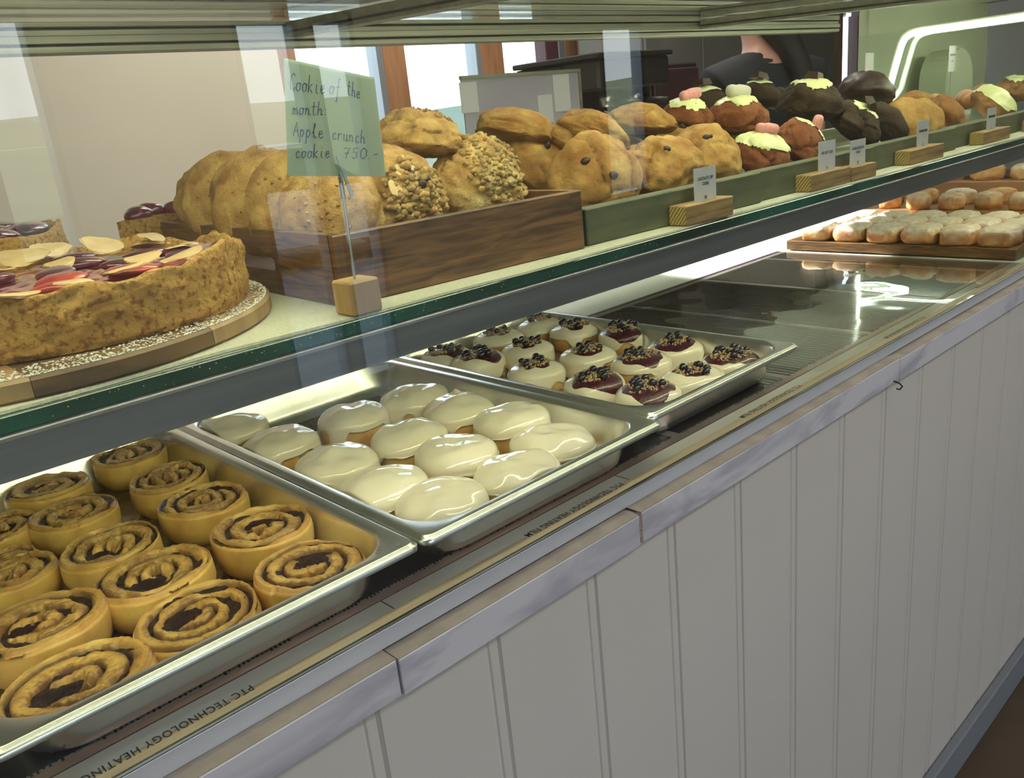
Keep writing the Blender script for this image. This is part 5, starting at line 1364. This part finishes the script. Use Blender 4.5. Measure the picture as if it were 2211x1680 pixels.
for k in range(5):
    y = 1.03 - 0.10 * k
    strudel(2.53, y, BT + 0.0805, 0.034, 0.040, 0.022, 860 + k, 'dusted fruit pastry on the farthest board, %s' % ordn[k], 0.3 * k, 0.7 if k % 2 else 0.2, 'fruit_pastry', 'fruit pastries on the farthest board')

# ------------------------------------------------------------------ behind the counter
bc = thing('back_counter', 'brown back counter carrying the sign and coffee machine behind the case', 'counter', (3.0, 2.4, FLOOR))
box('worktop', rel((1.2, 2.05, -0.10), bc), rel((3.6, 2.65, -0.06), bc), 'counter_wood', bc, 0.003)
box('cabinet', rel((1.22, 2.08, FLOOR), bc), rel((3.58, 2.63, -0.10), bc), 'grey_cabinet', bc)
# acrylic menu sign
sg = thing('acrylic_sign', 'frosted grey acrylic board with small notes behind the cookies', 'sign', (2.0, 2.10, -0.06))
a, b = at_y(994, 172, 2.1), at_y(1246, 158, 2.1)
box('sheet', rel((a[0], 2.098, -0.045), sg), rel((b[0], 2.102, (a[2] + b[2]) / 2), sg), 'acrylic', sg)
box('frame', rel((a[0], 2.094, (a[2] + b[2]) / 2), sg), rel((b[0], 2.106, (a[2] + b[2]) / 2 + 0.012), sg), 'rail_metal', sg)
box('frame', rel((b[0], 2.094, -0.045), sg), rel((b[0] + 0.012, 2.106, (a[2] + b[2]) / 2 + 0.012), sg), 'rail_metal', sg)
box('foot', rel((a[0], 2.06, -0.0598), sg), rel((b[0], 2.14, -0.045), sg), 'rail_metal', sg)
for px, py, w, h in ((1015, 210, 0.07, 0.09), (1215, 200, 0.08, 0.12), (1180, 235, 0.07, 0.09)):
    p = at_y(px, py, 2.092); box('note', rel((p[0] - w / 2, 2.0955, p[2] - h / 2), sg), rel((p[0] + w / 2, 2.0975, p[2] + h / 2), sg), 'card_white', sg)
# coffee machine
em = thing('coffee_machine', 'dark boxy coffee machine with a round spout behind the cookies', 'coffee machine', (2.65, 2.35, -0.06))
e0, e1 = at_y(1250, 130, 2.25), at_y(1400, 130, 2.25)
zt_ = at_y(1300, 130, 2.25)[2]; ex0, ex1 = e0[0], e1[0] + 0.02
box('housing', rel((ex0, 2.34, -0.06), em), rel((ex1, 2.60, zt_), em), 'dark_machine', em, 0.01)
box('head', rel((ex0, 2.16, zt_ - 0.11), em), rel((ex1, 2.338, zt_), em), 'dark_machine', em, 0.01)
box('cup_rail', rel((ex0 - 0.01, 2.15, zt_ + 0.002), em), rel((ex1 + 0.01, 2.60, zt_ + 0.022), em), 'rail_dark', em, 0.004)
box('drip_tray', rel((ex0, 2.12, -0.06), em), rel((ex1, 2.338, -0.02), em), 'steel', em, 0.004)
for xx in (0.3, 0.7):
    px_ = ex0 + (ex1 - ex0) * xx
    MB().tube([rel((px_, 2.24, zt_ - 0.112), em), rel((px_, 2.24, zt_ - 0.17), em)], 0.03, 14).build('brew_group', 'steel', em, True)
    MB().tube([rel((px_, 2.21, zt_ - 0.155), em), rel((px_, 2.08, zt_ - 0.165), em)], 0.011, 8).build('handle', 'rail_dark', em, True)
# grey cupboards at the back
gc = thing('grey_cupboard', 'tall grey steel cupboard standing behind the black-shirted worker', 'cupboard', (5.1, 3.4, FLOOR))
g0, g1 = at_y(1395, 150, 3.2)[0], at_y(1800, 150, 3.2)[0]
box('body', rel((g0, 3.22, FLOOR), gc), rel((g1, 3.7, 1.3), gc), 'grey_cabinet', gc)
wdt = (g1 - g0) / 4
for k in range(4):
    d = box('door', rel((g0 + k * wdt + 0.006, 3.198, FLOOR + 0.06), gc), rel((g0 + (k + 1) * wdt - 0.006, 3.219, 1.28), gc), 'grey_cabinet', gc, 0.003)
    box('handle', rel((g0 + (k + 1) * wdt - 0.06, 3.17, 0.1), gc), rel((g0 + (k + 1) * wdt - 0.045, 3.1975, 0.4), gc), 'rail_dark', d, 0.003)
mo = thing('oven_box', 'dark maroon oven on the back worktop beside the worker', 'oven', (3.1, 2.3, -0.06))
m0, m1 = at_y(1402, 140, 2.3), at_y(1505, 140, 2.3)
box('body', rel((m0[0], 2.30, -0.06), mo), rel((m1[0], 2.60, m0[2]), mo), 'dark_machine', mo, 0.006)
box('door', rel((m0[0] + 0.01, 2.285, -0.03), mo), rel((m1[0] - 0.01, 2.2995, m0[2] - 0.02), mo), 'maroon', mo, 0.004)

# the worker, seen from behind
def skin_body(name, pts, edges, rad, m, parent=None, sub=2):
    me = bpy.data.meshes.new(name); me.from_pydata(pts, edges, []); o = bpy.data.objects.new(name, me); COL.objects.link(o)
    sm = o.modifiers.new('skin', 'SKIN'); sm.use_smooth_shade = True
    for i, r in enumerate(rad): me.skin_vertices[0].data[i].radius = r if isinstance(r, tuple) else (r, r)
    me.skin_vertices[0].data[0].use_root = True
    s = o.modifiers.new('sub', 'SUBSURF'); s.levels = sub; s.render_levels = sub
    dg = bpy.context.evaluated_depsgraph_get(); dg.update()
    m2 = bpy.data.meshes.new_from_object(o.evaluated_get(dg)); bpy.data.objects.remove(o)
    m2.materials.clear(); m2.materials.append(MATS[m]); o = bpy.data.objects.new(name, m2); COL.objects.link(o)
    if parent: o.parent = parent
    return o
PX, PY = 2.90, 1.72
ps = thing('person', 'person seen from behind in a black shirt with dark hair over one shoulder', 'person', (PX, PY, FLOOR), 0)
# figure faces away (+Y), turned a little; the skeleton is in metres above the floor
J = {'pelvis': (0, 0, 0.94), 'waist': (0, 0, 1.10), 'chest': (0, 0.01, 1.27), 'upper': (0, 0, 1.40), 'neck': (0, 0.01, 1.485), 'head0': (0.0, 0.03, 1.555), 'head1': (-0.005, 0.045, 1.66), 'head2': (-0.005, 0.04, 1.72),
     'shl': (-0.17, 0, 1.40), 'ell': (-0.235, 0.05, 1.13), 'wrl': (-0.16, 0.26, 1.02), 'shr': (0.17, 0, 1.40), 'elr': (0.235, 0.05, 1.13), 'wrr': (0.16, 0.26, 1.02), 'hdl': (-0.13, 0.34, 1.01), 'hdr': (0.13, 0.34, 1.01),
     'hpl': (-0.09, 0, 0.90), 'knl': (-0.10, 0.01, 0.50), 'anl': (-0.10, -0.02, 0.09), 'tol': (-0.11, 0.14, 0.035), 'hpr': (0.09, 0, 0.90), 'knr': (0.10, 0.01, 0.50), 'anr': (0.10, -0.02, 0.09), 'tor': (0.11, 0.14, 0.035)}
nm = list(J); ix = {k: i for i, k in enumerate(nm)}
E_ = [('pelvis', 'waist'), ('waist', 'chest'), ('chest', 'upper'), ('upper', 'neck'), ('neck', 'head0'), ('head0', 'head1'), ('head1', 'head2'), ('upper', 'shl'), ('shl', 'ell'), ('ell', 'wrl'), ('wrl', 'hdl'), ('upper', 'shr'), ('shr', 'elr'), ('elr', 'wrr'), ('wrr', 'hdr'),
      ('pelvis', 'hpl'), ('hpl', 'knl'), ('knl', 'anl'), ('anl', 'tol'), ('pelvis', 'hpr'), ('hpr', 'knr'), ('knr', 'anr'), ('anr', 'tor')]
RD = dict(pelvis=(0.15, 0.11), waist=(0.135, 0.10), chest=(0.155, 0.11), upper=(0.11, 0.08), neck=0.052, head0=0.066, head1=0.088, head2=0.066, shl=0.062, ell=0.043, wrl=0.030, hdl=0.028, shr=0.062, elr=0.043, wrr=0.030, hdr=0.028, hpl=0.09, knl=0.058, anl=0.04, tol=0.035, hpr=0.09, knr=0.058, anr=0.04, tor=0.035)
body = skin_body('body', [J[k] for k in nm], [(ix[a], ix[b]) for a, b in E_], [RD[k] for k in nm], 'skin', ps)
# shirt and trousers as looser shells over the body
K = ['pelvis', 'waist', 'chest', 'upper', 'shl', 'shr', 'sll', 'slr', 'collar']
J2 = dict(J); J2['collar'] = (0, 0.0, 1.495); J2['sll'] = (-0.215, 0.03, 1.22); J2['slr'] = (0.215, 0.03, 1.22); J2['pelvis'] = (0, 0, 0.90); J2['upper'] = (0, 0, 1.445)
E2 = [('pelvis', 'waist'), ('waist', 'chest'), ('chest', 'upper'), ('upper', 'shl'), ('upper', 'shr'), ('shl', 'sll'), ('shr', 'slr'), ('upper', 'collar')]
R2 = dict(pelvis=(0.19, 0.15), waist=(0.17, 0.135), chest=(0.185, 0.14), upper=(0.13, 0.10), shl=0.080, shr=0.080, sll=0.066, slr=0.066, collar=0.064)
ii = {k: i for i, k in enumerate(K)}
skin_body('shirt', [J2[k] for k in K], [(ii[a], ii[b]) for a, b in E2], [R2[k] for k in K], 'black_cloth', ps)
K = ['pelvis', 'hpl', 'knl', 'anl', 'hpr', 'knr', 'anr']; ii = {k: i for i, k in enumerate(K)}; R3 = dict(pelvis=(0.17, 0.13), hpl=0.105, knl=0.075, anl=0.058, hpr=0.105, knr=0.075, anr=0.058)
skin_body('trousers', [J[k] for k in K], [(ii[a], ii[b]) for a, b in (('pelvis', 'hpl'), ('hpl', 'knl'), ('knl', 'anl'), ('pelvis', 'hpr'), ('hpr', 'knr'), ('knr', 'anr'))], [R3[k] for k in K], 'trousers', ps)
skin_body('hair', [(-0.005, 0.0, 1.69), (0.0, -0.035, 1.60), (0.045, -0.075, 1.52), (0.085, -0.10, 1.42), (0.10, -0.11, 1.30), (0.10, -0.10, 1.22)], [(0, 1), (1, 2), (2, 3), (3, 4), (4, 5)], [0.095, 0.075, 0.048, 0.045, 0.035, 0.012], 'hair', ps)
ps.rotation_euler = (0, 0, -0.55)
